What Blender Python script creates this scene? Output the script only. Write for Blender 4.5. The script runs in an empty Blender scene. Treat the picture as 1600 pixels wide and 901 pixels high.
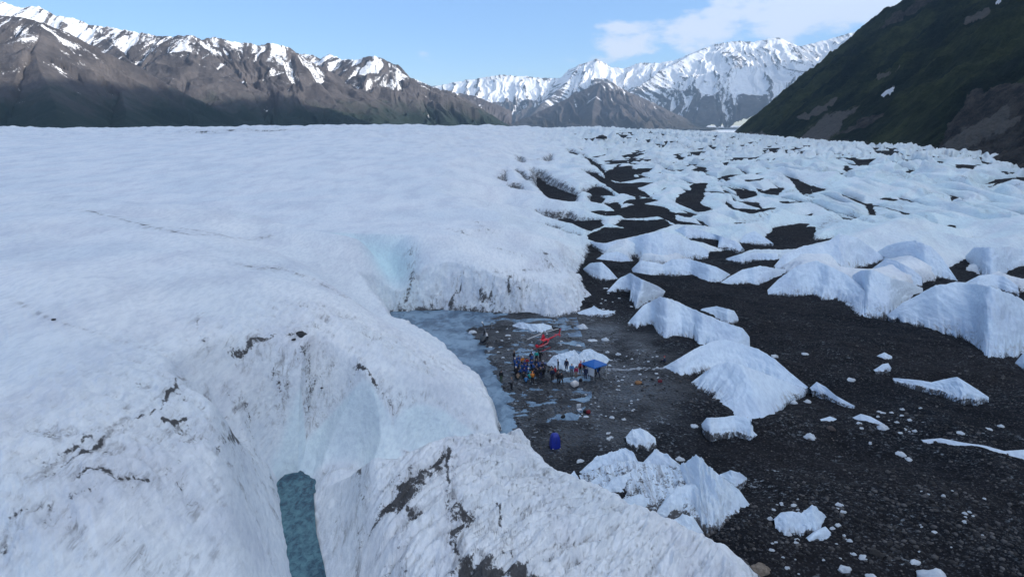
import bpy, bmesh, math, random
import numpy as np
from mathutils import Vector, Matrix, Euler
R = math.radians
random.seed(7)
C = bpy.context.scene.collection
scene = bpy.context.scene

# ------------------------------------------------------------------ camera, sky, sun, exposure
CAM_H, PITCH, F = 36.0, R(13.5), 1080.0
cam_d = bpy.data.cameras.new('camera'); cam = bpy.data.objects.new('camera', cam_d); C.objects.link(cam)
cam.location = (0, 0, CAM_H); cam.rotation_euler = (math.pi/2 - PITCH, 0, 0)
cam_d.sensor_width = 36; cam_d.lens = 36*F/1600; cam_d.clip_start = 0.5; cam_d.clip_end = 60000
scene.camera = cam
SUN_AZ, SUN_EL = R(105), R(23)          # azimuth clockwise from +Y
world = bpy.data.worlds.new('World'); scene.world = world; world.use_nodes = True
wn, wl = world.node_tree.nodes, world.node_tree.links
wn.clear()
w_out = wn.new('ShaderNodeOutputWorld'); w_bg = wn.new('ShaderNodeBackground')
sky = wn.new('ShaderNodeTexSky'); sky.sky_type = 'NISHITA'; sky.sun_disc = False
sky.sun_elevation = SUN_EL; sky.sun_rotation = SUN_AZ; sky.altitude = 300; sky.air_density = 1.0; sky.dust_density = 0.1; sky.ozone_density = 3.5
w_bg.inputs['Strength'].default_value = 0.135
SKY_TINT, CLOUD_LOW, CLOUD_DECK = (0.80, 0.90, 1.12, 1), (5.3, 5.5, 6.1, 1), (3.75, 3.98, 4.3, 1)
# the sky dome: clear blue low ahead, streaky cloud low on the right, a broken bright cloud deck overhead
tc = wn.new('ShaderNodeTexCoord')
def wnode(t, **kw):
    n = wn.new(t)
    for k, v in kw.items(): setattr(n, k, v)
    return n
def wmath(op, a, b=None, clamp=False):
    n = wnode('ShaderNodeMath', operation=op, use_clamp=clamp)
    for i, s in enumerate((a, b)):
        if s is None: continue
        if isinstance(s, (int, float)): n.inputs[i].default_value = s
        else: wl.new(s, n.inputs[i])
    return n.outputs[0]
def wrange(v, a, b, c=0.0, d=1.0):
    n = wnode('ShaderNodeMapRange', interpolation_type='SMOOTHSTEP'); wl.new(v, n.inputs['Value'])
    for k, q in zip(('From Min', 'From Max', 'To Min', 'To Max'), (a, b, c, d)): n.inputs[k].default_value = q
    return n.outputs['Result']
def wnoise(scale, loc, sc, detail=9, rough=0.6):
    m = wnode('ShaderNodeMapping'); m.inputs['Scale'].default_value = sc; m.inputs['Location'].default_value = loc
    t = wnode('ShaderNodeTexNoise'); t.inputs['Scale'].default_value = scale; t.inputs['Detail'].default_value = detail; t.inputs['Roughness'].default_value = rough
    wl.new(tc.outputs['Generated'], m.inputs['Vector']); wl.new(m.outputs['Vector'], t.inputs['Vector']); return t.outputs['Fac']
sep = wnode('ShaderNodeSeparateXYZ'); wl.new(tc.outputs['Generated'], sep.inputs['Vector'])
sx, sz = sep.outputs['X'], sep.outputs['Z']
low = wnoise(7.5, (0.35, 0.2, 0.15), (1, 1, 2.6), 10, 0.62)
def wgauss(cx_, cz_, wx_, wz_):      # soft patch of cloud cover round a direction (x right, z up)
    a_ = wmath('DIVIDE', wmath('SUBTRACT', sx, cx_), wx_); b_ = wmath('DIVIDE', wmath('SUBTRACT', sz, cz_), wz_)
    return wmath('POWER', 2.718, wmath('MULTIPLY', -1.0, wmath('ADD', wmath('MULTIPLY', a_, a_), wmath('MULTIPLY', b_, b_))))
cover = wmath('ADD', wmath('MULTIPLY', wgauss(0.20, 0.105, 0.15, 0.030), 0.23), wmath('ADD', wmath('MULTIPLY', wgauss(0.42, 0.155, 0.17, 0.05), 0.37), wmath('MULTIPLY', wgauss(-0.30, 0.165, 0.06, 0.008), 0.22)))
cov_low = wmath('ADD', low, wmath('SUBTRACT', cover, 0.09))
f_low = wmath('MULTIPLY', wrange(wmath('ADD', cov_low, wmath('MULTIPLY', wmath('SUBTRACT', wnoise(19.0, (2.1, 0.4, 0.9), (1, 1, 1.8), 8, 0.6), 0.5), 0.22)), 0.56, 0.70), 0.82)
deck = wnoise(2.3, (1.3, 0.7, 0.2), (1, 1, 1.4))
f_deck = wmath('MULTIPLY', wrange(deck, 0.36, 0.56), wrange(sz, 0.20, 0.42))
tint = wnode('ShaderNodeMixRGB', blend_type='MULTIPLY'); tint.inputs['Fac'].default_value = 1; tint.inputs['Color2'].default_value = SKY_TINT
wl.new(sky.outputs['Color'], tint.inputs['Color1'])
m1 = wnode('ShaderNodeMixRGB'); m1.inputs['Color2'].default_value = CLOUD_LOW; wl.new(f_low, m1.inputs['Fac']); wl.new(tint.outputs['Color'], m1.inputs['Color1'])
m2 = wnode('ShaderNodeMixRGB'); dk = wnode('ShaderNodeMixRGB', blend_type='MULTIPLY'); dk.inputs['Fac'].default_value = 1; dk.inputs['Color1'].default_value = CLOUD_DECK
wl.new(wrange(wmath('SUBTRACT', sx, wmath('MULTIPLY', sep.outputs['Y'], 0.25)), -0.8, 0.8, 0.12, 2.25), dk.inputs['Color2']); wl.new(dk.outputs['Color'], m2.inputs['Color2']); wl.new(f_deck, m2.inputs['Fac']); wl.new(m1.outputs['Color'], m2.inputs['Color1'])
wl.new(m2.outputs['Color'], w_bg.inputs['Color']); wl.new(w_bg.outputs['Background'], w_out.inputs['Surface'])
sun_d = bpy.data.lights.new('sun', 'SUN'); sun = bpy.data.objects.new('sun', sun_d); C.objects.link(sun)
sun_d.energy = 5.0; sun_d.angle = R(0.5); sun_d.color = (1.0, 0.91, 0.79)
sdir = Vector((math.sin(SUN_AZ)*math.cos(SUN_EL), math.cos(SUN_AZ)*math.cos(SUN_EL), math.sin(SUN_EL)))
sun.rotation_euler = (-sdir).to_track_quat('-Z', 'Y').to_euler()
scene.view_settings.view_transform = 'Standard'; scene.view_settings.look = 'None'
scene.view_settings.gamma = 1; scene.view_settings.exposure = 0.8; scene.view_settings.use_curve_mapping = False

# ------------------------------------------------------------------ helpers
cp, sp = math.cos(PITCH), math.sin(PITCH)
def ray(u, v):
    dx, dy = (u-800)/F, (450.5-v)/F
    return dx, cp + dy*sp, -sp + dy*cp
def pz(u, v, z=0.0):
    a, b, c = ray(u, v); t = (z-CAM_H)/c
    return a*t, b*t
def py(u, v, y):
    a, b, c = ray(u, v); t = y/b
    return Vector((a*t, y, CAM_H + c*t))
def topx(x, y, z):
    zz = z-CAM_H
    d = y*cp - zz*sp; up = y*sp + zz*cp
    return 800 + F*x/d, 450.5 - F*up/d

def perlin(x, y, seed=0):
    x = np.asarray(x, np.float64); y = np.asarray(y, np.float64)
    xi = np.floor(x).astype(np.int64); yi = np.floor(y).astype(np.int64)
    xf = (x-xi).astype(np.float32); yf = (y-yi).astype(np.float32)
    def g(ix, iy, dx, dy):
        h = (ix*374761393 + iy*668265263 + seed*1442695041) & 0xffffffff
        h = ((h ^ (h >> 13))*1274126177) & 0xffffffff
        a = ((h ^ (h >> 16)) & 0xffff).astype(np.float32)*np.float32(2*math.pi/65536)
        return np.cos(a)*dx + np.sin(a)*dy
    u = xf*xf*xf*(xf*(xf*6-15)+10); v = yf*yf*yf*(yf*(yf*6-15)+10)
    n0 = g(xi, yi, xf, yf); n1 = g(xi+1, yi, xf-1, yf)
    n2 = g(xi, yi+1, xf, yf-1); n3 = g(xi+1, yi+1, xf-1, yf-1)
    a = n0+u*(n1-n0); b = n2+u*(n3-n2)
    return (a+v*(b-a))*1.5
def fbm(x, y, octv=4, seed=0, gain=0.5):
    s = 0; a = 1.0; f = 1.0
    for i in range(octv):
        s = s + a*perlin(x*f, y*f, seed+i); a *= gain; f *= 2.03
    return s
def ridged(x, y, octv=4, seed=0, gain=0.5):
    s = 0; a = 1.0; f = 1.0
    for i in range(octv):
        s = s + a*(1-np.abs(perlin(x*f, y*f, seed+i))*1.6); a *= gain; f *= 2.03
    return s
def sstep(a, b, x):
    t = np.clip((x-a)/(b-a), 0, 1); return t*t*(3-2*t)
def smin(a, b, k):
    h = np.clip(0.5+0.5*(b-a)/k, 0, 1); return b*(1-h)+a*h - k*h*(1-h)
def poly_dist(px, py_, pts, closed=False, cut=None):
    """distance and arc parameter of points to a polyline"""
    P = np.array(pts, np.float64); n = len(P)
    d = np.full(px.shape, 1e9); s = np.zeros(px.shape); L = 0.0
    for i in range(n if closed else n-1):
        a, b = P[i], P[(i+1) % n]; e = b-a; l2 = float(e@e)
        if l2 < 1e-12: continue
        t = np.clip(((px-a[0])*e[0]+(py_-a[1])*e[1])/l2, 0, 1)
        dd = (px-a[0]-t*e[0])**2 + (py_-a[1]-t*e[1])**2
        m = dd < d; d = np.where(m, dd, d); s = np.where(m, L+t*math.sqrt(l2), s); L += math.sqrt(l2)
    return np.sqrt(d), s
def inside(px, py_, pts):
    P = np.array(pts, np.float64); r = np.zeros(px.shape, bool); n = len(P)
    for i in range(n):
        x0, y0 = P[i]; x1, y1 = P[(i+1) % n]
        if y0 == y1: continue
        c = ((y0 > py_) != (y1 > py_)) & (px < (x1-x0)*(py_-y0)/(y1-y0)+x0)
        r ^= c
    return r
def sdf(px, py_, pts, cut=40.0):
    """signed distance, positive outside, capped at cut"""
    P = np.array(pts, np.float64); out = np.full(px.shape, float(cut))
    m = (px > P[:,0].min()-cut) & (px < P[:,0].max()+cut) & (py_ > P[:,1].min()-cut) & (py_ < P[:,1].max()+cut)
    if m.any():
        qx, qy = px[m], py_[m]
        d, _ = poly_dist(qx, qy, pts, True); ins = inside(qx, qy, pts)
        out[m] = np.minimum(np.where(ins, -d, d), cut)
    return out

def grid_mesh(name, X, Y, Z, mat, attrs=None, closed=False):
    nr, nc = X.shape
    me = bpy.data.meshes.new(name); nv = nr*nc
    me.vertices.add(nv); me.vertices.foreach_set('co', np.stack([X, Y, Z], -1).astype(np.float32).ravel())
    idx = np.arange(nv).reshape(nr, nc)
    q = np.stack([idx[:-1,:-1], idx[:-1,1:], idx[1:,1:], idx[1:,:-1]], -1).reshape(-1, 4)
    nf = len(q)
    me.loops.add(nf*4); me.loops.foreach_set('vertex_index', q.astype(np.int32).ravel())
    me.polygons.add(nf); me.polygons.foreach_set('loop_start', np.arange(0, nf*4, 4, dtype=np.int32))
    me.update(calc_edges=True)
    me.polygons.foreach_set('use_smooth', np.ones(nf, bool))
    for k, a in (attrs or {}).items():
        at = me.attributes.new(k, 'FLOAT', 'POINT'); at.data.foreach_set('value', np.asarray(a, np.float32).ravel())
    me.materials.append(mat)
    o = bpy.data.objects.new(name, me); C.objects.link(o)
    return o
def structure(o): o['kind'] = 'structure'; return o
def tag(o, label, cat, group=None):
    o['label'] = label; o['category'] = cat
    if group: o['group'] = group
    return o
def empty(name, loc, rz=0.0):
    o = bpy.data.objects.new(name, None); C.objects.link(o); o.location = loc; o.rotation_euler = (0, 0, rz)
    o.empty_display_size = 0.2; return o
def bmobj(name, bm, mat, parent=None, smooth=True):
    me = bpy.data.meshes.new(name); bm.normal_update(); bm.to_mesh(me); bm.free()
    for p in me.polygons: p.use_smooth = smooth
    for m in (mat if isinstance(mat, (list, tuple)) else [mat]): me.materials.append(m)
    o = bpy.data.objects.new(name, me); C.objects.link(o)
    if parent: o.parent = parent
    return o

# ------------------------------------------------------------------ materials
class N:
    """tiny node-tree helper"""
    def __init__(s, name):
        s.m = bpy.data.materials.new(name); s.m.use_nodes = True
        s.n, s.l = s.m.node_tree.nodes, s.m.node_tree.links
        s.b = s.n['Principled BSDF']
    def set(s, k, v):
        i = s.b.inputs[k]
        if hasattr(v, 'is_output') or isinstance(v, bpy.types.NodeSocket): s.l.new(v, i)
        else: i.default_value = v
    def attr(s, k):
        a = s.n.new('ShaderNodeAttribute'); a.attribute_name = k; return a.outputs['Fac']
    def pos(s):
        g = s.n.new('ShaderNodeNewGeometry'); return g.outputs['Position']
    def objc(s):
        g = s.n.new('ShaderNodeTexCoord'); return g.outputs['Object']
    def map(s, v, scale=(1,1,1), rot=(0,0,0)):
        m = s.n.new('ShaderNodeMapping'); m.inputs['Scale'].default_value = scale; m.inputs['Rotation'].default_value = rot
        s.l.new(v, m.inputs['Vector']); return m.outputs['Vector']
    def noise(s, v, scale, detail=4, rough=0.55, dist=0.0):
        t = s.n.new('ShaderNodeTexNoise'); t.inputs['Scale'].default_value = scale; t.inputs['Detail'].default_value = detail
        t.inputs['Roughness'].default_value = rough; t.inputs['Distortion'].default_value = dist
        s.l.new(v, t.inputs['Vector']); return t.outputs['Fac']
    def voro(s, v, scale, feature='F1', out='Distance'):
        t = s.n.new('ShaderNodeTexVoronoi'); t.feature = feature; t.inputs['Scale'].default_value = scale
        s.l.new(v, t.inputs['Vector']); return t.outputs[out]
    def math(s, op, a, b=None, c=None, clamp=False):
        n = s.n.new('ShaderNodeMath'); n.operation = op; n.use_clamp = clamp
        for i, q in enumerate((a, b, c)):
            if q is None: continue
            if isinstance(q, (int, float)): n.inputs[i].default_value = q
            else: s.l.new(q, n.inputs[i])
        return n.outputs[0]
    def range(s, v, a, b, c=0.0, d=1.0, smooth=True):
        n = s.n.new('ShaderNodeMapRange'); n.interpolation_type = 'SMOOTHSTEP' if smooth else 'LINEAR'
        s.l.new(v, n.inputs['Value'])
        for k, q in zip(('From Min', 'From Max', 'To Min', 'To Max'), (a, b, c, d)): n.inputs[k].default_value = q
        return n.outputs['Result']
    def mix(s, f, a, b, mode='MIX'):
        n = s.n.new('ShaderNodeMixRGB'); n.blend_type = mode
        for k, q in zip(('Fac', 'Color1', 'Color2'), (f, a, b)):
            if isinstance(q, (int, float)): n.inputs[k].default_value = q
            elif isinstance(q, tuple): n.inputs[k].default_value = (*q, 1) if len(q) == 3 else q
            else: s.l.new(q, n.inputs[k])
        return n.outputs['Color']
    def bump(s, h, dist=0.1, strength=1.0):
        n = s.n.new('ShaderNodeBump'); n.inputs['Distance'].default_value = dist; n.inputs['Strength'].default_value = strength
        s.l.new(h, n.inputs['Height']); s.l.new(n.outputs['Normal'], s.b.inputs['Normal'])

def ice_material(name, c0, c1, blue_c):
    k = N(name); p = k.pos()
    dirt_shade, blue = k.attr('dirt_shade'), k.attr('blue')
    big = k.noise(p, 0.05, 4); fine = k.noise(p, 1.3, 6, 0.65); mid = k.noise(p, 0.28, 5, 0.6)
    streak = k.noise(k.map(p, (1.0, 0.22, 1.0), (0, 0, R(28))), 2.2, 5, 0.65)
    col = k.mix(k.range(big, 0.35, 0.65), c0, c1)
    col = k.mix(k.math('MULTIPLY', blue, 1.0, clamp=True), col, blue_c)
    col = k.mix(k.range(streak, 0.38, 0.68), col, k.mix(1.0, col, (0.84, 0.86, 0.89), 'MULTIPLY'))
    band = k.noise(k.map(p, (1.0, 0.35, 1.0), (0, 0, R(-35))), 0.16, 6, 0.62)
    col = k.mix(k.range(band, 0.42, 0.66), col, k.mix(1.0, col, (0.87, 0.87, 0.90), 'MULTIPLY'))
    # fine grey dust
    dust = k.math('MULTIPLY', k.range(fine, 0.5, 0.75), k.range(mid, 0.4, 0.7), clamp=True)
    col = k.mix(k.math('MULTIPLY', dust, k.range(dirt_shade, 0.0, 0.35, 0.06, 0.55)), col, (0.25, 0.25, 0.27))
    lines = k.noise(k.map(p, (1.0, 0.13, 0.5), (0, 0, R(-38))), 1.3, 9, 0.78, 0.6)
    dl = k.math('MULTIPLY', k.range(lines, 0.48, 0.66), k.range(dirt_shade, 0.05, 0.36, 0.0, 0.85))
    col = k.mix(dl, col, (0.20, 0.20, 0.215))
    # gravel and painted crease shade: attribute broken up by noise
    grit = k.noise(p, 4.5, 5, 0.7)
    thr = k.math('ADD', dirt_shade, k.math('MULTIPLY', k.math('SUBTRACT', fine, 0.5), 1.3))
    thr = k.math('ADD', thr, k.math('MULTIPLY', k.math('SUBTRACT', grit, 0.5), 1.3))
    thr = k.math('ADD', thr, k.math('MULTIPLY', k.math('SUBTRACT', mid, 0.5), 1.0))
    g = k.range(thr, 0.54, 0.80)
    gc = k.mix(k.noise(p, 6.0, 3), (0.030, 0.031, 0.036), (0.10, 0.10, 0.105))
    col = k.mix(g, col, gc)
    k.set('Base Color', col); k.set('Roughness', 0.55); k.set('Specular IOR Level', 0.3)
    scr = k.noise(k.map(p, (1.0, 0.12, 1.0), (0, 0, R(-38))), 3.2, 5, 0.7)
    rgh = k.range(dirt_shade, -0.15, 0.35, 0.0, 1.0)
    h = k.math('ADD', k.math('MULTIPLY', k.math('ADD', k.math('MULTIPLY', fine, 0.8), k.math('MULTIPLY', grit, 0.35)), rgh), k.math('ADD', k.math('MULTIPLY', streak, k.range(dirt_shade, -0.4, 0.0, 0.1, 0.55)), k.math('MULTIPLY', scr, k.range(dirt_shade, -0.4, 0.0, 0.1, 0.6))))
    k.bump(h, 0.20, 0.85)
    return k.m
M = {}
M['glacier'] = ice_material('glacier_ice', (0.81, 0.84, 0.875), (0.72, 0.775, 0.83), (0.56, 0.80, 0.85))
M['fin'] = ice_material('blue_white_ice', (0.76, 0.84, 0.92), (0.66, 0.765, 0.88), (0.47, 0.66, 0.84))

def gravel_material():
    k = N('moraine_gravel'); p = k.pos(); wet = k.attr('wet')
    big = k.noise(p, 0.045, 5, 0.6); mid = k.noise(p, 0.5, 5, 0.65)
    st = k.voro(p, 2.6, 'F1', 'Color'); sd_ = k.voro(p, 2.6)
    st2 = k.voro(p, 6.5, 'F1', 'Color')
    col = k.mix(k.range(big, 0.35, 0.65), (0.0062, 0.0080, 0.0115), (0.0145, 0.0145, 0.0168))
    col = k.mix(k.range(mid, 0.3, 0.75), col, k.mix(1.0, col, (1.5, 1.45, 1.42), 'MULTIPLY'))
    sx = k.n.new('ShaderNodeSeparateColor'); k.l.new(st, sx.inputs[0])
    sy = k.n.new('ShaderNodeSeparateColor'); k.l.new(st2, sy.inputs[0])
    stone = k.math('MULTIPLY', k.range(sx.outputs[0], 0.80, 0.88), k.range(sd_, 0.18, 0.34, 1, 0))
    col = k.mix(stone, col, k.mix(sx.outputs[1], (0.035, 0.035, 0.038), (0.16, 0.15, 0.148)))
    sp2 = k.range(sy.outputs[0], 0.84, 0.92)
    col = k.mix(k.math('MULTIPLY', sp2, 0.6), col, (0.085, 0.088, 0.098))
    dk = k.range(sy.outputs[1], 0.6, 0.95)
    col = k.mix(k.math('MULTIPLY', dk, 0.6), col, (0.006, 0.006, 0.0075))
    # slush and ice crumbs where the ground is wet
    slush = k.math('MULTIPLY', k.math('MULTIPLY', k.range(k.noise(k.map(p, (0.8, 1.1, 1)), 2.2, 7, 0.75), 0.55, 0.64), k.range(k.noise(p, 0.22, 4), 0.42, 0.6)), k.attr('slush'))
    col = k.mix(slush, col, (0.52, 0.60, 0.68))
    k.set('Base Color', k.mix(k.math('MULTIPLY', wet, 0.55), col, (0.011, 0.019, 0.032)))  # wet gravel also tinted blue to paint in the sky reflection
    k.set('Roughness', k.range(wet, 0.0, 1.0, 0.95, 0.3)); k.set('Specular IOR Level', k.range(wet, 0.0, 1.0, 0.10, 0.6))
    k.bump(k.math('ADD', k.math('MULTIPLY', sd_, -0.6), k.math('ADD', mid, k.math('MULTIPLY', sy.outputs[0], 0.2))), 0.35, 1.0)
    return k.m
M['gravel'] = gravel_material()

def water_material(name, c0, c1, rough, sc=0.7):
    k = N(name); p = k.pos()
    n1 = k.noise(k.map(p, (1.0, 0.6, 1)), sc, 5, 0.6, 0.6); n2 = k.noise(p, 0.12, 3)
    k.set('Base Color', k.mix(k.range(k.math('ADD', n1, n2), 0.75, 1.25), c0, c1))
    k.set('Roughness', rough); k.set('IOR', 1.33); k.bump(k.noise(k.map(p, (1, 1.8, 1)), 2.6, 5, 0.65, 0.8), 0.10, 0.9)
    return k.m
M['pond'] = water_material('pond_slush', (0.07, 0.125, 0.20), (0.23, 0.35, 0.47), 0.12)
M['stream'] = water_material('stream_water', (0.006, 0.035, 0.070), (0.085, 0.19, 0.23), 0.08, 2.0)

def mountain_material(name, rock0, rock1, veg, veg_top, snow_bias):
    k = N(name); p = k.map(k.pos(), (veg_top,)*3)
    n1 = k.noise(p, 0.012, 6, 0.65); n2 = k.noise(p, 0.07, 7, 0.72)
    col = k.mix(k.range(n1, 0.35, 0.68), rock0, rock1)
    col = k.mix(k.range(n2, 0.35, 0.75), k.mix(1.0, col, (0.72, 0.72, 0.75), 'MULTIPLY'), col)
    v = k.math('ADD', k.attr('veg'), k.math('MULTIPLY', k.math('SUBTRACT', n1, 0.5), 1.0))
    col = k.mix(k.range(v, 0.35, 0.75), col, veg)
    s = k.math('ADD', k.attr('snow'), k.math('MULTIPLY', k.math('SUBTRACT', n2, 0.5), 1.05))
    s = k.math('ADD', s, k.math('MULTIPLY', k.math('SUBTRACT', n1, 0.5), 0.25))
    s = k.math('ADD', s, k.math('MULTIPLY', k.math('SUBTRACT', k.noise(p, 0.22, 5, 0.7), 0.5), 0.8))
    col = k.mix(k.range(s, 0.40+snow_bias, 0.60+snow_bias), col, (0.86, 0.88, 0.92))
    k.set('Base Color', col); k.set('Roughness', 0.9); k.set('Specular IOR Level', 0.1)
    k.bump(n2, 8.0, 0.6)
    return k.m
M['mount'] = mountain_material('mountain_rock', (0.078, 0.074, 0.077), (0.150, 0.137, 0.133), (0.022, 0.034, 0.030), 1.0, 0)  # dark bluish vegetation tone also paints the shade on the low slopes
M['alp'] = mountain_material('snowy_rock', (0.085, 0.076, 0.078), (0.135, 0.118, 0.115), (0.06, 0.054, 0.05), 0.38, 0)

def hill_material():
    k = N('hillside_scrub'); p = k.pos()
    n1 = k.noise(p, 0.010, 6, 0.62); n2 = k.noise(p, 0.06, 6, 0.7); n3 = k.noise(p, 0.3, 4, 0.6)
    veg = k.mix(k.range(n1, 0.38, 0.64), (0.011, 0.021, 0.014), (0.060, 0.073, 0.032))  # lighter green noise patches paint in patchy sunlight on the scrub
    veg = k.mix(k.range(n2, 0.4, 0.66), k.mix(1.0, veg, (0.55, 0.58, 0.55), 'MULTIPLY'), veg)
    rock = k.mix(k.range(n2, 0.35, 0.7), (0.030, 0.029, 0.030), (0.10, 0.09, 0.082))
    r = k.math('ADD', k.attr('rock'), k.math('MULTIPLY', k.math('SUBTRACT', n2, 0.5), 0.9))
    col = k.mix(k.range(r, 0.42, 0.62), veg, rock)
    tan = k.math('ADD', k.attr('scree'), k.math('MULTIPLY', k.math('SUBTRACT', k.math('MULTIPLY', k.math('ADD', n1, n2), 0.5), 0.5), 2.4))
    col = k.mix(k.range(tan, 0.4, 0.65), col, k.mix(n3, (0.085, 0.08, 0.075), (0.16, 0.15, 0.14)))
    col = k.mix(k.range(k.attr('snow'), 0.45, 0.6), col, (0.8, 0.84, 0.9))
    k.set('Base Color', col); k.set('Roughness', 0.95); k.set('Specular IOR Level', 0.05)
    k.bump(k.math('ADD', n2, k.math('MULTIPLY', n3, 0.35)), 14.0, 1.0)
    return k.m
M['hill'] = hill_material()
def plain(name, c, rough=0.6, metal=0.0, var=0.25, sc=6.0):
    k = N(name)
    n = k.noise(k.objc(), sc, 4)
    k.set('Base Color', k.mix(k.range(n, 0.3, 0.7), tuple(q*(1-var) for q in c), tuple(min(1, q*(1+var*0.4)) for q in c)))
    k.set('Roughness', rough); k.set('Metallic', metal); return k.m

# ------------------------------------------------------------------ terrain: glacier top surface T and gravel plain
TC = [ # (u, v, z): heights of the ice surface at points of the glacier
 (0,901,13),(100,901,12.5),(200,901,11.5),(290,901,10),(350,860,9.6),(388,800,9.2),(402,740,9.6),(392,680,11.2),(320,700,12.6),(200,750,14.2),(0,750,16),
 (0,600,18),(150,600,16.8),(300,560,14.6),(420,570,12.4),(448,650,10),(490,620,9.6),(560,600,8.8),(600,560,9.5),(650,575,8),(700,615,6.2),(740,630,4.8),(770,645,3.6),
 (690,548,4.6),(640,515,4.2),(600,495,3.6),(570,478,5.2),(520,450,11),(450,425,14),(400,412,15.5),(300,420,17.5),(150,450,19),(0,450,19.5),
 (640,398,9.5),(560,378,11.5),(700,405,9),(800,425,6.5),(880,435,4.5),(750,440,6.5),(500,350,14),(700,350,12),(800,350,9),(870,400,4.8),
 (300,350,17.5),(100,350,19.5),(0,380,20),(0,300,21.5),(300,300,19),(600,300,16),(750,300,12.5),(850,300,8.5),(0,250,23.5),(400,250,21.5),(700,250,18),(800,250,15),(900,250,11.5),
 (0,218,25),(400,214,25.5),(700,212,25),(800,215,21),(900,218,18),(0,204,27),(200,202,27.5),(350,200,28.5),(550,197.5,30),(700,197.5,30),(800,201,28),(950,206,25),
 (-200,300,22),(-200,500,20),(-200,800,16),(-200,205,27),
 (1000,209,22.5),(1060,206,23),(1130,213,19.5),(1200,234,15.5),(1280,228,17.5),(1420,233,17),(1500,258,14),(1600,281,11.5),(1700,305,9.5),
 (1000,260,11.5),(1100,260,12.5),(1200,270,12),(1300,270,13),(1400,280,12),(1500,300,10),(1600,320,8.5),(1000,320,5),(1100,320,6),(1200,320,7.5),(1300,320,8),(1400,320,8),
 (1500,350,6),(1600,380,4.5),(950,350,3),(1050,350,3.2),(1150,350,4),(1250,350,5),(1350,360,5.5),(1450,390,4),(1000,390,2.4),(1200,390,2.6),(1600,440,2.6),
 (900,520,2.2),(1000,560,2.2),(1200,500,2.2),(1400,480,2.2),(1500,600,2.2),(1200,700,2.2),(1400,850,2.2),(850,600,2.2),(820,690,2.3),(1000,700,2.2),(1600,750,2.2),(1750,600,2.2),(1750,900,2.2),
 (540,775,4.2),(600,705,5.4),(660,697,5.6),(720,692,5.4),(770,692,4.2),(640,800,5),(750,760,6),(850,790,5.2),(800,850,6),(940,820,4.2),(1000,860,3.8),(1100,890,2.6),
 (900,901,5.6),(700,901,5.6),(560,901,4.2),(520,850,3.8),(1100,1000,4),(700,1100,5.5),(0,1100,10),(300,1100,8.5),(420,1000,7)]
TP = [(*pz(u, v, z), z) for u, v, z in TC]
TP += [(x, 1700, 8) for x in (-1500, -700, 0, 500)] + [(-1000, 1200, 26), (-900, 2600, -20), (0, 2600, -20), (900, 2600, -20)]
TP += [(330, 420, 6), (420, 520, 6), (430, 800, 8), (500, 1100, 6)]
TP = np.array(TP)
def tcoord(x, y): return np.stack([x/y*1.6, np.log(y)], -1)
_c = tcoord(TP[:,0], TP[:,1])
def tps(r2): return 0.5*r2*np.log(r2+1e-12)
_d2 = ((_c[:,None]-_c[None])**2).sum(-1); n_ = len(_c)
_A = np.zeros((n_+3, n_+3)); _A[:n_,:n_] = tps(_d2) + np.eye(n_)*0.0008
_A[:n_,n_] = 1; _A[:n_,n_+1:] = _c; _A[n_:,:n_] = _A[:n_,n_:].T
_w = np.linalg.solve(_A, np.concatenate([TP[:,2], [0,0,0]]))
def T_at(x, y):
    x = np.asarray(x, np.float64); y = np.asarray(y, np.float64); sh = x.shape
    q = tcoord(x.ravel(), y.ravel()); out = np.empty(len(q))
    for i in range(0, len(q), 40000):
        b = q[i:i+40000]; d2 = ((b[:,None]-_c[None])**2).sum(-1)
        out[i:i+40000] = tps(d2)@_w[:n_] + _w[n_] + b@_w[n_+1:]
    return out.reshape(sh)
def ground_smooth(x, y, T=None):
    if T is None: T = T_at(x, y)
    P = 0.0 + np.where(y > 190, (y-190)*0.06, 0.0)
    return smin(P, T-np.interp(y, [150, 220], [1.6, 0.55]), 0.8)
def pg(u, v, it=6):
    """pixel -> point on the smooth gravel plain"""
    z = 0.0
    for _ in range(it):
        x, y = pz(u, v, z); z = float(ground_smooth(np.array([x]), np.array([y]))[0]); z = min(z, 30)
    return x, y, z

# outlines of the open gravel (traced where the ice ends), k = steepness of the ice edge
MAIN = [(600,488),(640,485),(700,483),(720,484),(760,488),(830,491),(870,495),(900,489),(915,478),(922,462),(908,440),(903,425),(912,408),(917,385),(930,392),(947,408),(985,408),(992,396),
 (1000,410),(1040,415),(1080,405),(1107,398),(1140,403),(1215,404),(1215,420),(1250,440),(1330,450),(1390,470),(1440,440),(1460,438),(1480,420),(1510,440),(1560,450),(1600,452),(1760,470),(1900,600),
 (1900,901),(1700,1150),(1400,1150),(1240,950),(1180,895),(1150,872),(1080,838),(1000,803),(960,780),(900,757),(860,737),(842,714),(812,694),(800,680)]
MAIN_HID = [(793,668),(785,650),(777,630),(760,598),(732,572),(703,541),(662,517),(622,499)]
CHAN = [(434,752),(446,741),(466,738),(482,750),(484,775),(488,830),(497,880),(510,960),(528,1050),(482,1050),(468,960),(456,890),(444,820)]
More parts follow.
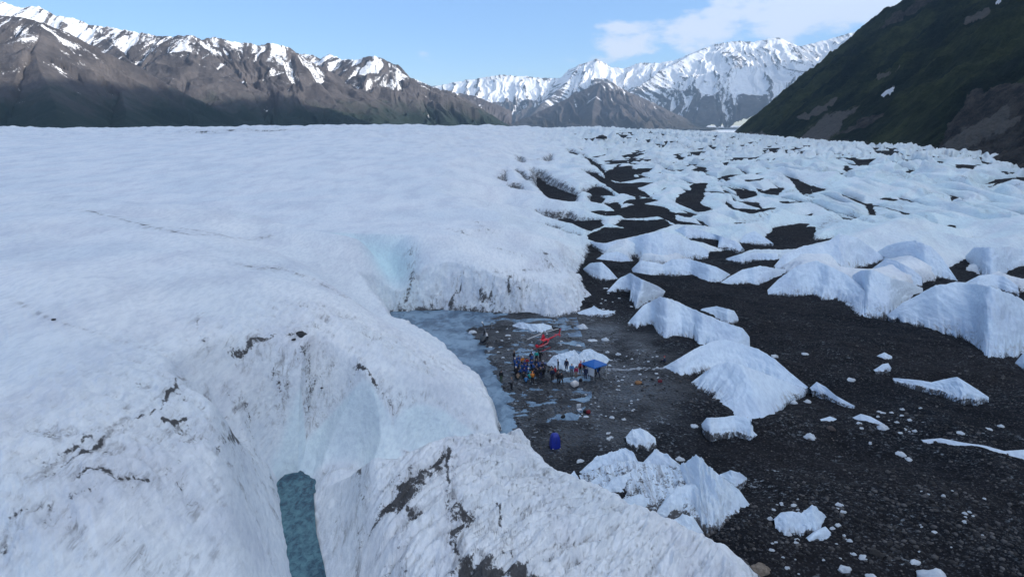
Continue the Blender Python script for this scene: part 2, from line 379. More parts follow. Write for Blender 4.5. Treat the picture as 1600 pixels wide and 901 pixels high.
PATCH = [
 [(905,297),(932,287),(950,295),(963,307),(930,303)],[(805,263),(815,266),(835,282),(825,283)],
 [(830,262),(850,265),(860,275),(880,285),(905,298),(901,316),(885,317),(862,313),(845,297),(830,280)],
 [(909,265),(927,265),(945,277),(960,284),(982,286),(997,295),(1017,309),(995,305),(970,303),(952,291),(932,278)],
 [(942,269),(970,260),(985,259),(986,272),(996,281),(970,284),(947,279)],
 [(920,302),(932,299),(946,309),(938,318),(922,315)],
 [(945,317),(965,315),(970,324),(1002,319),(1025,324),(1046,334),(1055,349),(1032,338),(1002,341),(977,341),(966,331)],
 [(838,328),(890,329),(901,338),(937,341),(943,351),(922,361),(905,353),(880,346),(857,340)],
 [(958,351),(975,343),(1035,344),(1049,352),(1020,361),(990,358)],
 [(918,366),(945,355),(980,355),(1022,362),(985,371),(945,381),(920,374)],
 [(792,286),(815,286),(822,302),(806,300)],[(777,277),(790,266),(792,284)],[(807,240),(818,242),(822,253),(810,255)],
 [(829,250),(845,247),(862,239),(864,254),(850,252)],[(886,231),(905,237),(902,242),(889,239)],
 [(903,231),(914,231),(912,235)],
 [(1056,315),(1070,302),(1102,286),(1098,306),(1091,316),(1112,327),(1092,332)],
 [(907,238),(925,246),(940,258),(946,272),(936,263),(920,250)],
 [(837,349),(880,353),(872,358),(845,354)],[(880,359),(906,367),(900,371)],[(917,384),(927,380),(945,395),(928,401)],[(780,296),(786,293),(792,300)],[(783,323),(791,321),(793,328)],
 [(1193,373),(1212,356),(1250,349),(1263,350),(1245,359),(1270,356),(1272,372),(1303,369),(1287,379),(1250,386),(1225,397),(1187,395),(1160,391),(1158,377),(1207,381)],
 [(1107,395),(1140,384),(1161,392),(1140,403),(1107,402)],[(1080,405),(1105,399),(1140,404),(1185,404),(1213,406),(1211,418),(1175,418),(1150,429),(1112,416)],
 [(1073,370),(1125,374),(1124,388),(1087,378)],[(1146,295),(1175,299),(1181,306),(1160,311)],[(1240,281),(1266,291),(1267,304),(1252,301)],[(1270,290),(1287,296),(1272,301)],
 [(1189,300),(1221,294),(1211,308)],[(1150,312),(1186,316),(1186,326)],[(1185,331),(1208,325),(1201,331)],[(1220,315),(1251,317),(1231,321)],[(1251,337),(1268,334),(1263,341)],
 [(1169,282),(1191,279),(1173,287)],[(1081,290),(1101,286),(1096,296),(1081,297)],[(1063,335),(1081,335),(1076,341)],[(1050,345),(1085,348),(1108,357),(1085,354),(1060,353)],
 [(1469,355),(1488,353),(1486,361)],[(1488,376),(1511,379),(1522,372),(1511,383)],[(1466,419),(1495,414),(1511,404),(1508,420),(1536,430),(1512,441),(1495,437)],
 [(1571,427),(1602,418),(1602,438),(1592,443)],[(1320,425),(1350,415),(1381,401),(1366,421),(1330,431)],[(1356,320),(1359,319),(1365,338),(1362,341)],
 [(1376,312),(1386,309),(1394,314),(1385,316)],[(1495,258),(1520,260),(1512,268),(1498,266)],[(1321,260),(1329,264),(1322,267)],[(1180,253),(1186,251),(1186,256)],
 [(958,262),(968,256),(962,268)],[(1058,241),(1066,246),(1064,252)],[(987,245),(992,252),(985,254)]]
def world_poly(pl): return [pg(u, v)[:2] for u, v in pl]
def rows(y0, y1, fn):
    r = [y0]
    while r[-1] < y1: r.append(r[-1]+fn(r[-1]))
    return np.array(r)
YR = np.concatenate([rows(20, 150, lambda y: 0.21)[:-1], rows(150, 420, lambda y: 0.30+(y-150)*0.004)[:-1], rows(420, 2600, lambda y: y*0.011)])
AC = np.linspace(-0.98, 0.98, 1150)
GY, GA = np.meshgrid(YR, AC, indexing='ij'); GX = GA*GY
Tz = T_at(GX, GY)
Gs = ground_smooth(GX, GY, Tz)
_pg0 = pg
def pg(u, v):
    """first hit of the pixel ray with the gravel plain"""
    if v > 420: return _pg0(u, v)
    a, b, c = ray(u, v); j = (a/b+0.98)/1.96*(len(AC)-1)
    if not 1 < j < len(AC)-2: return _pg0(u, v)
    h = Gs[:, int(j)]*(1-j%1) + Gs[:, int(j)+1]*(j%1); zs = CAM_H + c/b*YR
    k = int(np.argmax(h > zs))
    if k == 0: k = len(YR)-1
    d0, d1 = zs[k-1]-h[k-1], zs[k]-h[k]; f = d0/(d0-d1) if d0 != d1 else 0
    y = YR[k-1] + f*(YR[k]-YR[k-1])
    return a/b*y, y, CAM_H + c/b*y
W_MAIN = world_poly(MAIN) + [pz(u, v, 2.6) for u, v in MAIN_HID]
W_CHAN = [pz(u, v, 0.0) for u, v in CHAN]
W_PATCH = [world_poly(p) for p in PATCH]


# field masks in world space
right = sstep(-0.02, 0.18, GX/GY + 0.0006*(260-np.clip(GY, 0, 260)))*sstep(150, 230, GY)     # broken ice field on the right
jag = fbm(GX*0.55, GY*0.55, 3, 11) ; jag2 = fbm(GX*0.13, GY*0.13, 3, 17)
sd_main = sdf(GX, GY, W_MAIN, 40); sd_chan = sdf(GX, GY, W_CHAN, 25)
# relief of the ice
ang = R(33); cx, sx_ = math.cos(ang), math.sin(ang)
RX = GX*cx + GY*sx_; RY = -GX*sx_ + GY*cx
warp = fbm(GX*0.02, GY*0.02, 3, 5)*0.8
sd_p = np.full(GX.shape, 40.0)
for w in W_PATCH: sd_p = np.minimum(sd_p, sdf(GX, GY, w, 40))
calm = 0.25+0.75*sstep(0, 17, sd_p)
fins = ridged(RX*0.020+warp, RY*0.045+warp*0.6, 3, 23, 0.36)-0.98
finamp = right*np.interp(GY, [150, 260, 450, 800, 1500], [0.9, 5.5, 10, 13, 6])
roughn = fbm(GX*0.9, GY*0.9, 4, 31, 0.55)
soft = fbm(GX*0.035, GY*0.05, 3, 41)
fin2 = ridged(RX*0.07+warp*1.5, RY*0.15+warp, 3, 29, 0.5)-1.0
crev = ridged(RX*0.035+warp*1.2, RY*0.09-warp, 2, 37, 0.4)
ice = Tz + calm*fins*finamp + calm*right*fin2*np.interp(GY, [150, 260, 800], [0.3, 0.7, 0.7]) + (1-right)*soft*np.interp(GY, [30, 150, 300, 600], [0.45, 1.1, 2.0, 2.6])
ice += roughn*(0.025+0.10*right) + (1-right)*sstep(350, 800, GY)*(fbm(GX*0.012, GY*0.006, 4, 49)*2.2)
# melt gully on the far side with blue ice
GUL = [pz(u, v, z) for u, v, z in ((628,478,1),(622,455,3),(612,420,6),(600,388,9),(560,372,11),(500,352,13.5),(482,345,14.5))]
gd, gs = poly_dist(GX, GY, GUL)
gdep = np.interp(gs, [0, 15, 32, 50, 80, 130], [3.0, 6.0, 6.0, 3.0, 2.0, 0])
gw = np.interp(gs, [0, 20, 60], [3.5, 4.5, 3.0])
ice -= gdep*np.exp(-(gd/gw)**2)
# near left side: rough weathered band
RB = [pz(u, v, z) for u, v, z in ((-100,830,15),(60,770,15.5),(180,690,15.5),(300,620,14.5),(420,560,12.8),(520,530,10),(640,560,7))]
rd, _ = poly_dist(GX, GY, RB)
rband = np.exp(-(rd/9)**2)*(GY < 130)
rn = ridged(GX*0.30+warp, GY*0.30, 4, 51, 0.55)-1.0
ice += rband*(rn*0.42+roughn*0.16)
nearl = (GY < 110)*(GX/GY < 0.0)
str2 = ridged(RX*0.9+warp*2, RY*0.16, 3, 55, 0.6)-1.0
ice += nearl*str2*0.07
# foreground ridge: diagonal flutes
fg = sstep(1.0, 4.0, sd_chan)*(GY < 72)*(GX > -22)*sstep(-0.3, -0.2, GX/GY)
fl = ridged((GX*0.8-GY*0.6)*0.45+warp, (GX*0.6+GY*0.8)*0.09, 4, 61, 0.5)-1.0
fl2 = ridged((GX*0.86-GY*0.5)*1.5+warp, (GX*0.5+GY*0.86)*0.16, 4, 66, 0.6)-1.0
ice += fg*(fl*0.85+fl2*0.34+roughn*0.02)
# ice edges
kk = np.interp(GY, [40, 80, 120, 170, 260, 600], [0.75, 1.1, 1.0, 0.8, 0.55, 0.4])
left_shore = (GX < 2)*(GY > 70)*(GY < 150)
kk = kk*(1+1.1*left_shore)
jm = jag*np.interp(GY, [50, 120, 300, 800], [0.45, 0.6, 1.1, 2.5]) + jag2*np.interp(GY, [50, 300, 800], [0.3, 1.5, 4])
def edge(sd, k): return np.where(sd > 0, k*np.maximum(sd, 0)**0.85*1.25, sd*1.2)
ice = smin(ice, Gs + edge(sd_main + jm, kk) + 0.10*np.maximum(sd_main-3, 0)**2, 0.8)
acc = 0.30*np.maximum(sd_chan-1.0, 0)**2
_cc = sorted([pz(u, v, 0)[::-1] for u, v in ((458,750),(466,800),(474,850),(480,890),(490,960),(506,1050))])
rb = GX > np.interp(GY, [q[0] for q in _cc], [q[1] for q in _cc])                     # right bank of the stream, a gentler dirty slope
wall = np.where(rb, 0.35*np.maximum(sd_chan-2, 0)**1.5 + edge(sd_chan + 0.25*jag, 0.62), acc + edge(sd_chan + 0.10*jag, 2.3))
ice = smin(ice, -0.5 + wall, 1.0 + 1.8*(~rb))
# dry gully between the undercut wall and the near ridge
GULLY = [pz(u, v, 1.0) for u, v in ((478,752),(530,748),(612,740),(660,724),(720,706),(792,680))]
gyd, gys = poly_dist(GX, GY, GULLY)
ice = smin(ice, 0.6 + 0.95*np.maximum(gyd-0.3, 0) + 0.05*np.maximum(gyd-1.5, 0)**2 + 0.12*jag, 0.8)
# two scooped alcoves melted into the ice by the stream
far_bank = np.zeros(GX.shape); rim = np.zeros(GX.shape)
for (cu, cv), rx, ry, h0, pw, e0, sm in (((528,748), 6.9, 6.2, 8.2, 2.3, 0.12, 0.25), ((702,728), 6.4, 4.8, 6.4, 2.3, 0.18, 0.12)):
    ex, ey = pz(cu, cv, 0)
    dx_ = GX-ex; dy_ = GY-ey + 0.03*dx_**2*0
    re_ = np.hypot(dx_/rx, dy_/ry) + 0.010*jag
    hb = 0.5 + h0*np.clip((re_-e0)/(1-e0), 0, 3)**pw + 60*np.maximum(re_-1.03, 0)
    hb = hb + 0.16*(ridged(GX*0.5+warp, hb*0.9, 3, 47, 0.55)-1.0)*sstep(0.3, 0.8, re_)
    hb = np.where(dy_ < -0.4, 99, hb)
    rim = np.maximum(rim, np.exp(-((re_-1.12)/0.10)**2)*(dy_ > 0))
    far_bank = np.maximum(far_bank, (dy_ > -0.4)*(1-sstep(0.92, 1.04, re_))*sstep(0.25, 0.5, re_))
    ice = smin(ice, hb, sm)
pocket = ridged((GX+0.22*GY)*0.055+warp*0.7, GY*0.011+warp*0.5, 3, 43, 0.5)
far_ok = np.where(GY < 145, 100.0, 0.0)
sd_r = (1.44-pocket)*np.interp(GY, [150, 400, 1000], [10, 26, 50]) + 200*(1-right)
ice = smin(ice, Gs - 0.25 + edge(np.minimum(sd_p - GY*0.0012, 30) + jm*0.35, kk*0.7) + far_ok, 0.35)
ice = smin(ice, Gs - 0.25 + edge(np.minimum(sd_r, 30) + jm*0.3, kk*0.6) + far_ok, 0.35)
sd_p = np.minimum(sd_p, sd_r)

# gravel sheet
hump = fbm(GX*0.06, GY*0.06, 4, 71)
WATER = [(596,488),(640,492),(700,500),(735,520),(750,535),(762,558),(776,580),(790,612),(800,640),(808,664),(806,684),(790,690),(760,660),(740,620),(700,570),(640,520)]
W_WATER = [pz(u, v, 0) for u, v in WATER]
sd_w = sdf(GX, GY, W_WATER, 30)
camp_c = pz(845, 560)
cd = np.hypot((GX-camp_c[0])/26, (GY-camp_c[1])/42)
camp = 1-sstep(0.45, 1.15, cd)
chx = sdf(GX, GY, W_CHAN, 12)
gr = Gs + hump*np.interp(GY, [40, 120, 220, 600], [0.9, 1.1, 0.35, 0.4])*(1-camp*0.88) + fbm(GX*0.5, GY*0.5, 4, 81, 0.6)*0.10*(1-0.3*camp)
gr += fbm(GX*0.012+5, GY*0.012, 3, 83)*np.interp(GY, [150, 230], [1.0, 0.2])*(1-camp)*np.interp(GX/GY, [0.1, 0.4], [0.2, 1])
gr = gr + (0.065 + 0.13*fbm(GX*0.22, GY*0.42, 5, 91, 0.65))*camp - 5*(1-right)*sstep(170, 260, GY) - 10*(1-sstep(-0.40, -0.36, GX/GY)*0 - (1-sstep(-0.36, -0.33, GX/GY))*sstep(-0.47, -0.44, GX/GY))*sstep(450, 700, GY)*(1-sstep(-0.03, 0.03, GX/GY)) - 0.55*(1-sstep(-1.5, 0.6, sd_w+jag*0.5))
gr = np.where(chx < 4, gr - 1.5*(1-sstep(-0.5, 3, chx)), gr)

# dirt with painted crease shade, and blue, attributes for the ice sheet
clean = 1-0.85*far_bank
dirt_shade = np.zeros(GX.shape); blue = np.zeros(GX.shape)
def z_ice_at(u, v):   # first hit of the pixel ray with the ice sheet, coarse march
    a, b, c = ray(u, v); ys = YR; xs = a/b*ys; zs = CAM_H + c/b*ys
    col = np.clip(np.round((a/b+0.98)/1.96*(len(AC)-1)).astype(int), 0, len(AC)-1)
    h = ice[:, col]; k = np.argmax(h > zs)
    return xs[k], ys[k]
def stroke(pl, width, amt, cut=6.0):
    W = [z_ice_at(u, v) for u, v in pl]; amt = min(1.0, amt*1.22)
    width = width*(0.6 if np.mean([q[1] for q in W]) < 75 and W[0][0] < -15 else 1.0); width = max(width, 0.0042*float(np.mean([q[1] for q in W])))
    P = np.array(W); m = (GX > P[:,0].min()-cut)&(GX < P[:,0].max()+cut)&(GY > P[:,1].min()-cut)&(GY < P[:,1].max()+cut)
    if not m.any(): return
    d, s = poly_dist(GX[m]+jag[m]*width*0.8, GY[m]+roughn[m]*width*0.6, W)
    dirt_shade[m] = np.maximum(dirt_shade[m], amt*0.92*np.exp(-(d/(width*1.15))**2)*np.clip(0.80+0.6*jag2[m]+0.3*roughn[m], 0.45, 1.1))
    dirt_shade[m] = np.maximum(dirt_shade[m], amt*0.36*np.exp(-(d/(width*4.5))**2))
def blot(pl, amt, soft_w=1.0):
    W = [z_ice_at(u, v) for u, v in pl]
    s = sdf(GX, GY, W, 8) + jag*0.9 + roughn*0.55 - fl2*0.5
    dirt_shade[:] = np.maximum(dirt_shade, 0.86*amt*(1-sstep(-soft_w*1.6, soft_w*1.6, s)))
for pl, w, a in [
 ([(0,770),(60,745),(120,712),(160,690),(200,655),(240,640)], 0.30, 0.95),([(120,745),(160,738),(180,748),(230,752)], 0.22, 0.9),([(105,710),(150,680),(180,665)], 0.2, 0.8),
 ([(250,640),(262,625),(270,610),(290,600)], 0.16, 0.85),([(338,705),(355,690),(380,672)], 0.2, 0.95),([(255,660),(275,660),(290,655)], 0.2, 0.9),
 ([(0,830),(60,800),(110,780),(150,760)], 0.25, 0.7),([(365,555),(400,535),(440,525),(470,521)], 0.14, 0.75),([(310,490),(308,520),(325,550)], 0.3, 0.55),
 ([(455,570),(480,560),(505,555)], 0.2, 0.6),([(470,610),(490,595),(520,575)], 0.22, 0.55),
 ([(560,570),(585,600),(600,650),(618,665)], 0.14, 0.85),([(585,600),(605,625),(625,660)], 0.10, 0.6),
 ([(555,700),(562,740),(568,800),(560,850),(558,900)], 0.12, 0.85),([(700,700),(700,780),(710,850),(722,900)], 0.12, 0.75),([(775,780),(785,830),(800,870)], 0.10, 0.75),
 ([(620,840),(628,880),(640,900)], 0.12, 0.7),([(500,760),(520,720),(545,690)], 0.12, 0.5),
 ([(125,328),(180,340),(240,356),(300,367),(380,376)], 0.35, 0.62),([(280,356),(340,366),(420,370)], 0.35, 0.55),([(385,416),(440,420),(490,436),(530,460),(565,478)], 0.28, 0.7),
 ([(640,392),(646,420),(642,445),(632,470)], 0.35, 0.6),([(720,445),(708,465),(705,480)], 0.5, 0.95),([(775,425),(770,450),(765,470)], 0.35, 0.7),([(800,430),(793,455)], 0.35, 0.75),
 ([(830,440),(808,465),(800,480)], 0.4, 0.8),([(750,455),(775,480)], 0.3, 0.7),([(825,445),(815,470),(790,485)], 0.4, 0.6),([(850,450),(830,475),(815,490)], 0.3, 0.5),
 ([(780,388),(820,402),(850,415),(870,423)], 0.4, 0.5),([(690,470),(670,485)], 0.3, 0.5),([(840,420),(800,425),(770,430)], 0.4, 0.5),([(852,395),(855,410),(868,420)], 0.6, 0.7),
 ([(0,462),(80,500),(150,520),(260,560)], 0.15, 0.35),([(740,345),(765,365),(748,360)], 0.5, 0.45),([(712,358),(726,366)], 0.5, 0.7),
 ([(1240,283),(1262,300)], 1.2, 0.8),([(1285,262),(1320,275)], 1.2, 0.55),([(1380,270),(1500,275),(1590,290)], 1.5, 0.5),([(1060,225),(1085,240)], 2, 0.6)]:
    stroke(pl, w, a)
stroke([(322,206),(360,205),(400,204.5),(436,203.5)], 9.0, 1.0, 40)
blot([(655,735),(690,712),(695,728),(670,752),(655,765),(640,790),(605,800),(590,815),(595,795),(612,775),(610,760),(635,750)], 1.0, 0.5)
blot([(700,795),(728,788),(738,810),(722,845),(712,850),(715,820)], 0.95, 0.5)
blot([(690,905),(740,870),(775,868),(785,890),(830,892),(835,910)], 1.0, 0.5)
blot([(505,815),(540,790),(560,800),(550,850),(515,880)], 0.36, 1.2)
blot([(640,795),(665,790),(670,810),(645,812)], 0.8, 0.5)
blot([(870,395),(900,400),(905,425),(880,430)], 0.38, 3)
dirt_shade = np.maximum(dirt_shade, rband*np.clip(0.27-0.42*rn+0.10*jag-0.22*str2, 0, 0.49))
dirt_shade = np.maximum(dirt_shade, fg*np.clip(0.16-0.40*fl-0.34*fl2, 0, 0.50))
dirt_shade = np.maximum(dirt_shade, right*np.clip(0.08+0.75*(-fins-0.40), 0, 0.46)*(GY > 170))  # crease shade painted into the troughs, where grit also gathers
lowband = np.minimum(np.maximum(sd_main+jm*0.7, 0), np.maximum(sd_p+jm*0.6, 0))
dirt_shade = np.maximum(dirt_shade, 0.75*np.exp(-lowband/np.interp(GY, [50, 150, 400], [0.35, 0.6, 1.2])))
shore = (GY > 110)*(GY < 150)*(GX > -12)*(GX < 18)
dirt_shade = np.maximum(dirt_shade, shore*0.42*np.exp(-np.maximum(sd_main, 0)/9)*(0.6+0.4*jag))
blue += np.exp(-(gd/4.5)**2)*np.interp(gs, [0, 10, 40, 60, 120], [0.2, 0.75, 0.6, 0.4, 0.15])
dirt_shade *= clean
dirt_shade = np.maximum(dirt_shade, rim*np.clip(0.30+0.12*jag-0.1*str2, 0, 0.46))
blue += 0.30*far_bank; dirt_shade -= 0.5*far_bank
dirt_shade = np.maximum(dirt_shade, right*0.62*sstep(1.30, 1.40, crev)*sstep(-0.1, 0.4, jag2))  # thin dark lines painted in for grey shadows between the crests
blue += right*(0.22+0.25*(1-sstep(-0.2, 0.3, fins)))
wet = camp*np.clip(0.75+0.5*jag2, 0, 1); wet = np.maximum(wet, 1-sstep(-1, 1.5, sd_w))
slush = np.clip(camp*0.75+0.16+0.34*(GY < 80)*(GX > 8)*np.clip(0.5+0.9*jag2, 0, 1)+0.25*fbm(GX*0.05, GY*0.08, 3, 93), 0, 1)
o = structure(grid_mesh('glacier_ice', GX, GY, ice, M['glacier'], {'dirt_shade': dirt_shade, 'blue': np.clip(blue, 0, 1)}))
st = 2
o = structure(grid_mesh('moraine_ground', GX[::1, ::st], GY[::1, ::st], gr[::1, ::st], M['gravel'], {'wet': wet[::1, ::st], 'slush': slush[::1, ::st]}))
_GR, _IC = gr, ice
def sample(Zg, x, y):
    i = np.interp(y, YR, np.arange(len(YR))); j = (x/y+0.98)/1.96*(len(AC)-1)
    i0, j0 = int(i), int(j); fi, fj = i-i0, j-j0
    i1, j1 = min(i0+1, len(YR)-1), min(j0+1, len(AC)-1)
    return float((Zg[i0,j0]*(1-fj)+Zg[i0,j1]*fj)*(1-fi)+(Zg[i1,j0]*(1-fj)+Zg[i1,j1]*fj)*fi)
def zgr(x, y): return sample(_GR, x, y)
def ztop(x, y): return max(sample(_GR, x, y), sample(_IC, x, y), 0.0 if y < 150 else -99)

# far icy plain all round
bm = bmesh.new()
bmesh.ops.create_circle(bm, cap_ends=True, segments=48, radius=14000)
for v in bm.verts: v.co.z = -24
structure(bmobj('far_plain', bm, M['glacier']))
# water
def flat(name, pl, z, mat, sub=0):
    bm = bmesh.new(); f = bm.faces.new([bm.verts.new((x, y, z)) for x, y in pl])
    if f.normal.z < 0 or True: bm.normal_update()
    if f.normal.z < 0: f.normal_flip()
    bmesh.ops.triangulate(bm, faces=bm.faces[:])
    return structure(bmobj(name, bm, mat, smooth=False))
flat('meltwater_pool', [pz(u, v, 0) for u, v in ((585,486),(700,482),(900,492),(920,560),(925,620),(900,660),(860,680),(815,690),(780,700),(700,640),(640,560))], 0.0, M['pond'])
flat('meltwater_stream', [pz(u, v, 0) for u, v in ((424,745),(470,722),(560,708),(640,704),(795,672),(800,690),(700,726),(620,756),(540,754),(490,770),(494,830),(506,880),(520,960),(540,1060),(465,1060),(455,960),(442,890),(430,820))], -0.02, M['stream'])

# ------------------------------------------------------------------ mountains
def mountain(name, umin, umax, D0, D1, nu, nr, crests, mat, snow0, snow1, veg1, amp, lam, seed, base=-10.0, snow_gully=0.5):
    a0, a1 = ray(umin, 191)[0]/ray(umin, 191)[1], ray(umax, 191)[0]/ray(umax, 191)[1]
    YY, AA = np.meshgrid(np.linspace(D0, D1, nr), np.linspace(a0, a1, nu), indexing='ij'); XX = AA*YY
    Z = np.full(XX.shape, -1e9); S = np.zeros(XX.shape); DD = np.zeros(XX.shape)
    wx = fbm(XX/(lam*3), YY/(lam*3), 3, seed)*lam*0.5; wy = fbm(XX/(lam*3)+9, YY/(lam*3), 3, seed+3)*lam*0.5
    for ci, (pts, slope) in enumerate(crests):
        W = [py(u, v, D) for u, v, D in pts]
        d, s = poly_dist(XX+wx*0.25, YY+wy*0.25, [(w.x, w.y) for w in W])
        L = np.concatenate([[0], np.cumsum([math.hypot(W[i+1].x-W[i].x, W[i+1].y-W[i].y) for i in range(len(W)-1)])])
        zc = np.interp(s, L, [w.z for w in W])
        z = zc - slope*d*(1-0.18*np.minimum(d/900, 1))
        m = z > Z; Z = np.where(m, z, Z); S = np.where(m, s+ci*977, S); DD = np.where(m, d, DD)
    grow = sstep(0, lam*2.0, DD)
    g = ridged((S+wx*0.8)/lam, DD/(lam*5)+wy/(lam*4), 4, seed+7, 0.55)-1.0       # spurs and gullies run down the slope
    Zn = Z + g*amp*(0.12+grow) + fbm(XX/(lam*0.5), YY/(lam*0.5), 5, seed+13, 0.5)*amp*0.14
    snow = np.clip((Zn-snow0)/(snow1-snow0), -0.6, 1.1)*0.75+0.14 - g*snow_gully*0.62 - 0.42*(ridged((S+wx*0.6)/(lam*0.33), DD/(lam*2.2)+wy/(lam*3), 3, seed+29, 0.6)-1.0)
    veg = np.clip((veg1-Zn)/veg1, -0.5, 1)
    Zn = np.maximum(Zn, base)
    return structure(grid_mesh(name, XX, YY, Zn, mat, {'snow': snow, 'veg': veg}))
# left range, in three masses from near to far
mountain('mountain', -260, 400, 1300, 2500, 520, 260,
  [([(-300,-20,2000),(-120,10,1950),(0,24,1900),(35,27,1880),(66,33,1870),(90,47,1880),(130,75,1900),(200,112,1950),(250,138,1980),(290,156,2000),(360,188,2050)], 0.62),
   ([(66,33,1870),(55,80,1740),(70,130,1600),(90,180,1450)], 0.62), ([(200,112,1950),(190,150,1800),(200,190,1600)], 0.6)],
  M['mount'], 190, 520, 210, 20, 70, 101, snow_gully=0.6)
mountain('mountain', -260, 640, 1900, 3300, 640, 260,
  [([(-100,0,2700),(0,3,2680),(20,10,2680),(40,12,2670),(60,9,2660),(75,18,2650),(90,26,2650),(115,28,2640),(140,40,2630),(165,41,2620),(200,48,2600),(225,52,2590),(255,58,2580),(298,55,2560),(318,63,2570),(336,58,2600),(370,65,2640),(400,71,2660),(430,67,2680),(450,75,2700),(462,84,2720),(475,90,2760)], 0.66),
   ([(298,55,2560),(330,86,2480),(370,118,2420),(405,142,2380),(445,157,2370),(505,168,2380),(575,190,2400)], 0.62),
   ([(140,40,2630),(190,85,2430),(240,125,2300),(280,160,2200)], 0.6)],
  M['mount'], 150, 400, 200, 24, 62, 202, snow_gully=0.8)
mountain('mountain', 330, 860, 2500, 4200, 560, 240,
  [([(400,80,3400),(440,84,3380),(470,84,3360),(490,86,3330),(502,93,3320),(516,84,3300),(536,93,3280),(556,93,3240),(585,87,3200),(610,101,3200),(630,117,3210),(650,128,3230),(672,135,3250),(700,141,3280),(730,155,3320),(760,175,3380),(792,194,3450)], 0.60),
   ([(585,87,3200),(570,125,3050),(590,160,2900),(605,190,2750)], 0.58), ([(672,135,3250),(680,165,3100),(700,190,2950)], 0.55),([(516,84,3300),(490,130,3100),(470,170,2900)], 0.6)],
  M['mount'], 160, 420, 210, 28, 75, 303, snow_gully=0.75)
mountain('mountain', 620, 800, 4300, 5600, 200, 120,
  [([(560,100,5000),(620,116,4950),(645,122,4930),(660,130,4930),(680,139,4950),(740,150,5000),(800,175,5050)], 0.6)], M['alp'], 150, 350, 60, 50, 110, 808)
# far snowy range
mountain('mountain', 660, 1520, 6200, 9000, 860, 300,
  [([(640,140,8200),(700,131,8200),(720,127,8180),(745,123,8160),(780,118,8150),(820,119,8150),(860,123,8150),(880,122,8130),(905,101,8100),(930,92,8080),(955,105,8100),(975,107,8100),(1000,99,8050),(1030,99,8000),(1060,92,7950),(1110,71,7850),(1145,65,7800),(1180,66,7780),(1215,59,7760),(1250,73,7780),(1272,68,7800),(1300,60,7800),(1365,43,7800),(1430,15,7800),(1520,-10,7800)], 0.62),
   ([(905,101,8100),(880,135,7700),(850,160,7400),(820,190,7000)], 0.55), ([(780,118,8150),(790,150,7800),(800,185,7400)], 0.5),
   ([(1110,71,7850),(1030,112,7500),(1000,135,7300),(960,160,7000),(930,190,6700)], 0.6), ([(1215,59,7760),(1190,100,7400),(1200,150,7000),(1210,190,6700)], 0.62),
   ([(1300,60,7800),(1270,100,7500),(1265,150,7100)], 0.62), ([(1145,65,7800),(1110,110,7400),(1100,150,7000),(1090,190,6700)], 0.62)],
  M['alp'], 20, 420, 60, 52, 130, 404, snow_gully=0.9)
mountain('mountain', 740, 1120, 5000, 6400, 380, 160,
  [([(790,197,5600),(830,182,5650),(860,167,5700),(900,147,5750),(937,129,5800),(958,130,5820),(985,145,5850),(1020,160,5900),(1080,190,5950)], 0.55), ([(937,129,5800),(930,160,5500),(925,190,5300)], 0.55)],
  M['alp'], 200, 520, 150, 32, 90, 505, snow_gully=0.8)
# unseen ridge added behind the right-hand hill to shade the foot of the far range
mountain('mountain', 1300, 2500, 4800, 7600, 200, 90,
  [([(1535,-55,6500),(1580,-120,6400),(1700,-150,6200),(1900,-170,5900),(2300,-180,5500)], 0.75)], M['alp'], 500, 900, 200, 60, 200, 606)

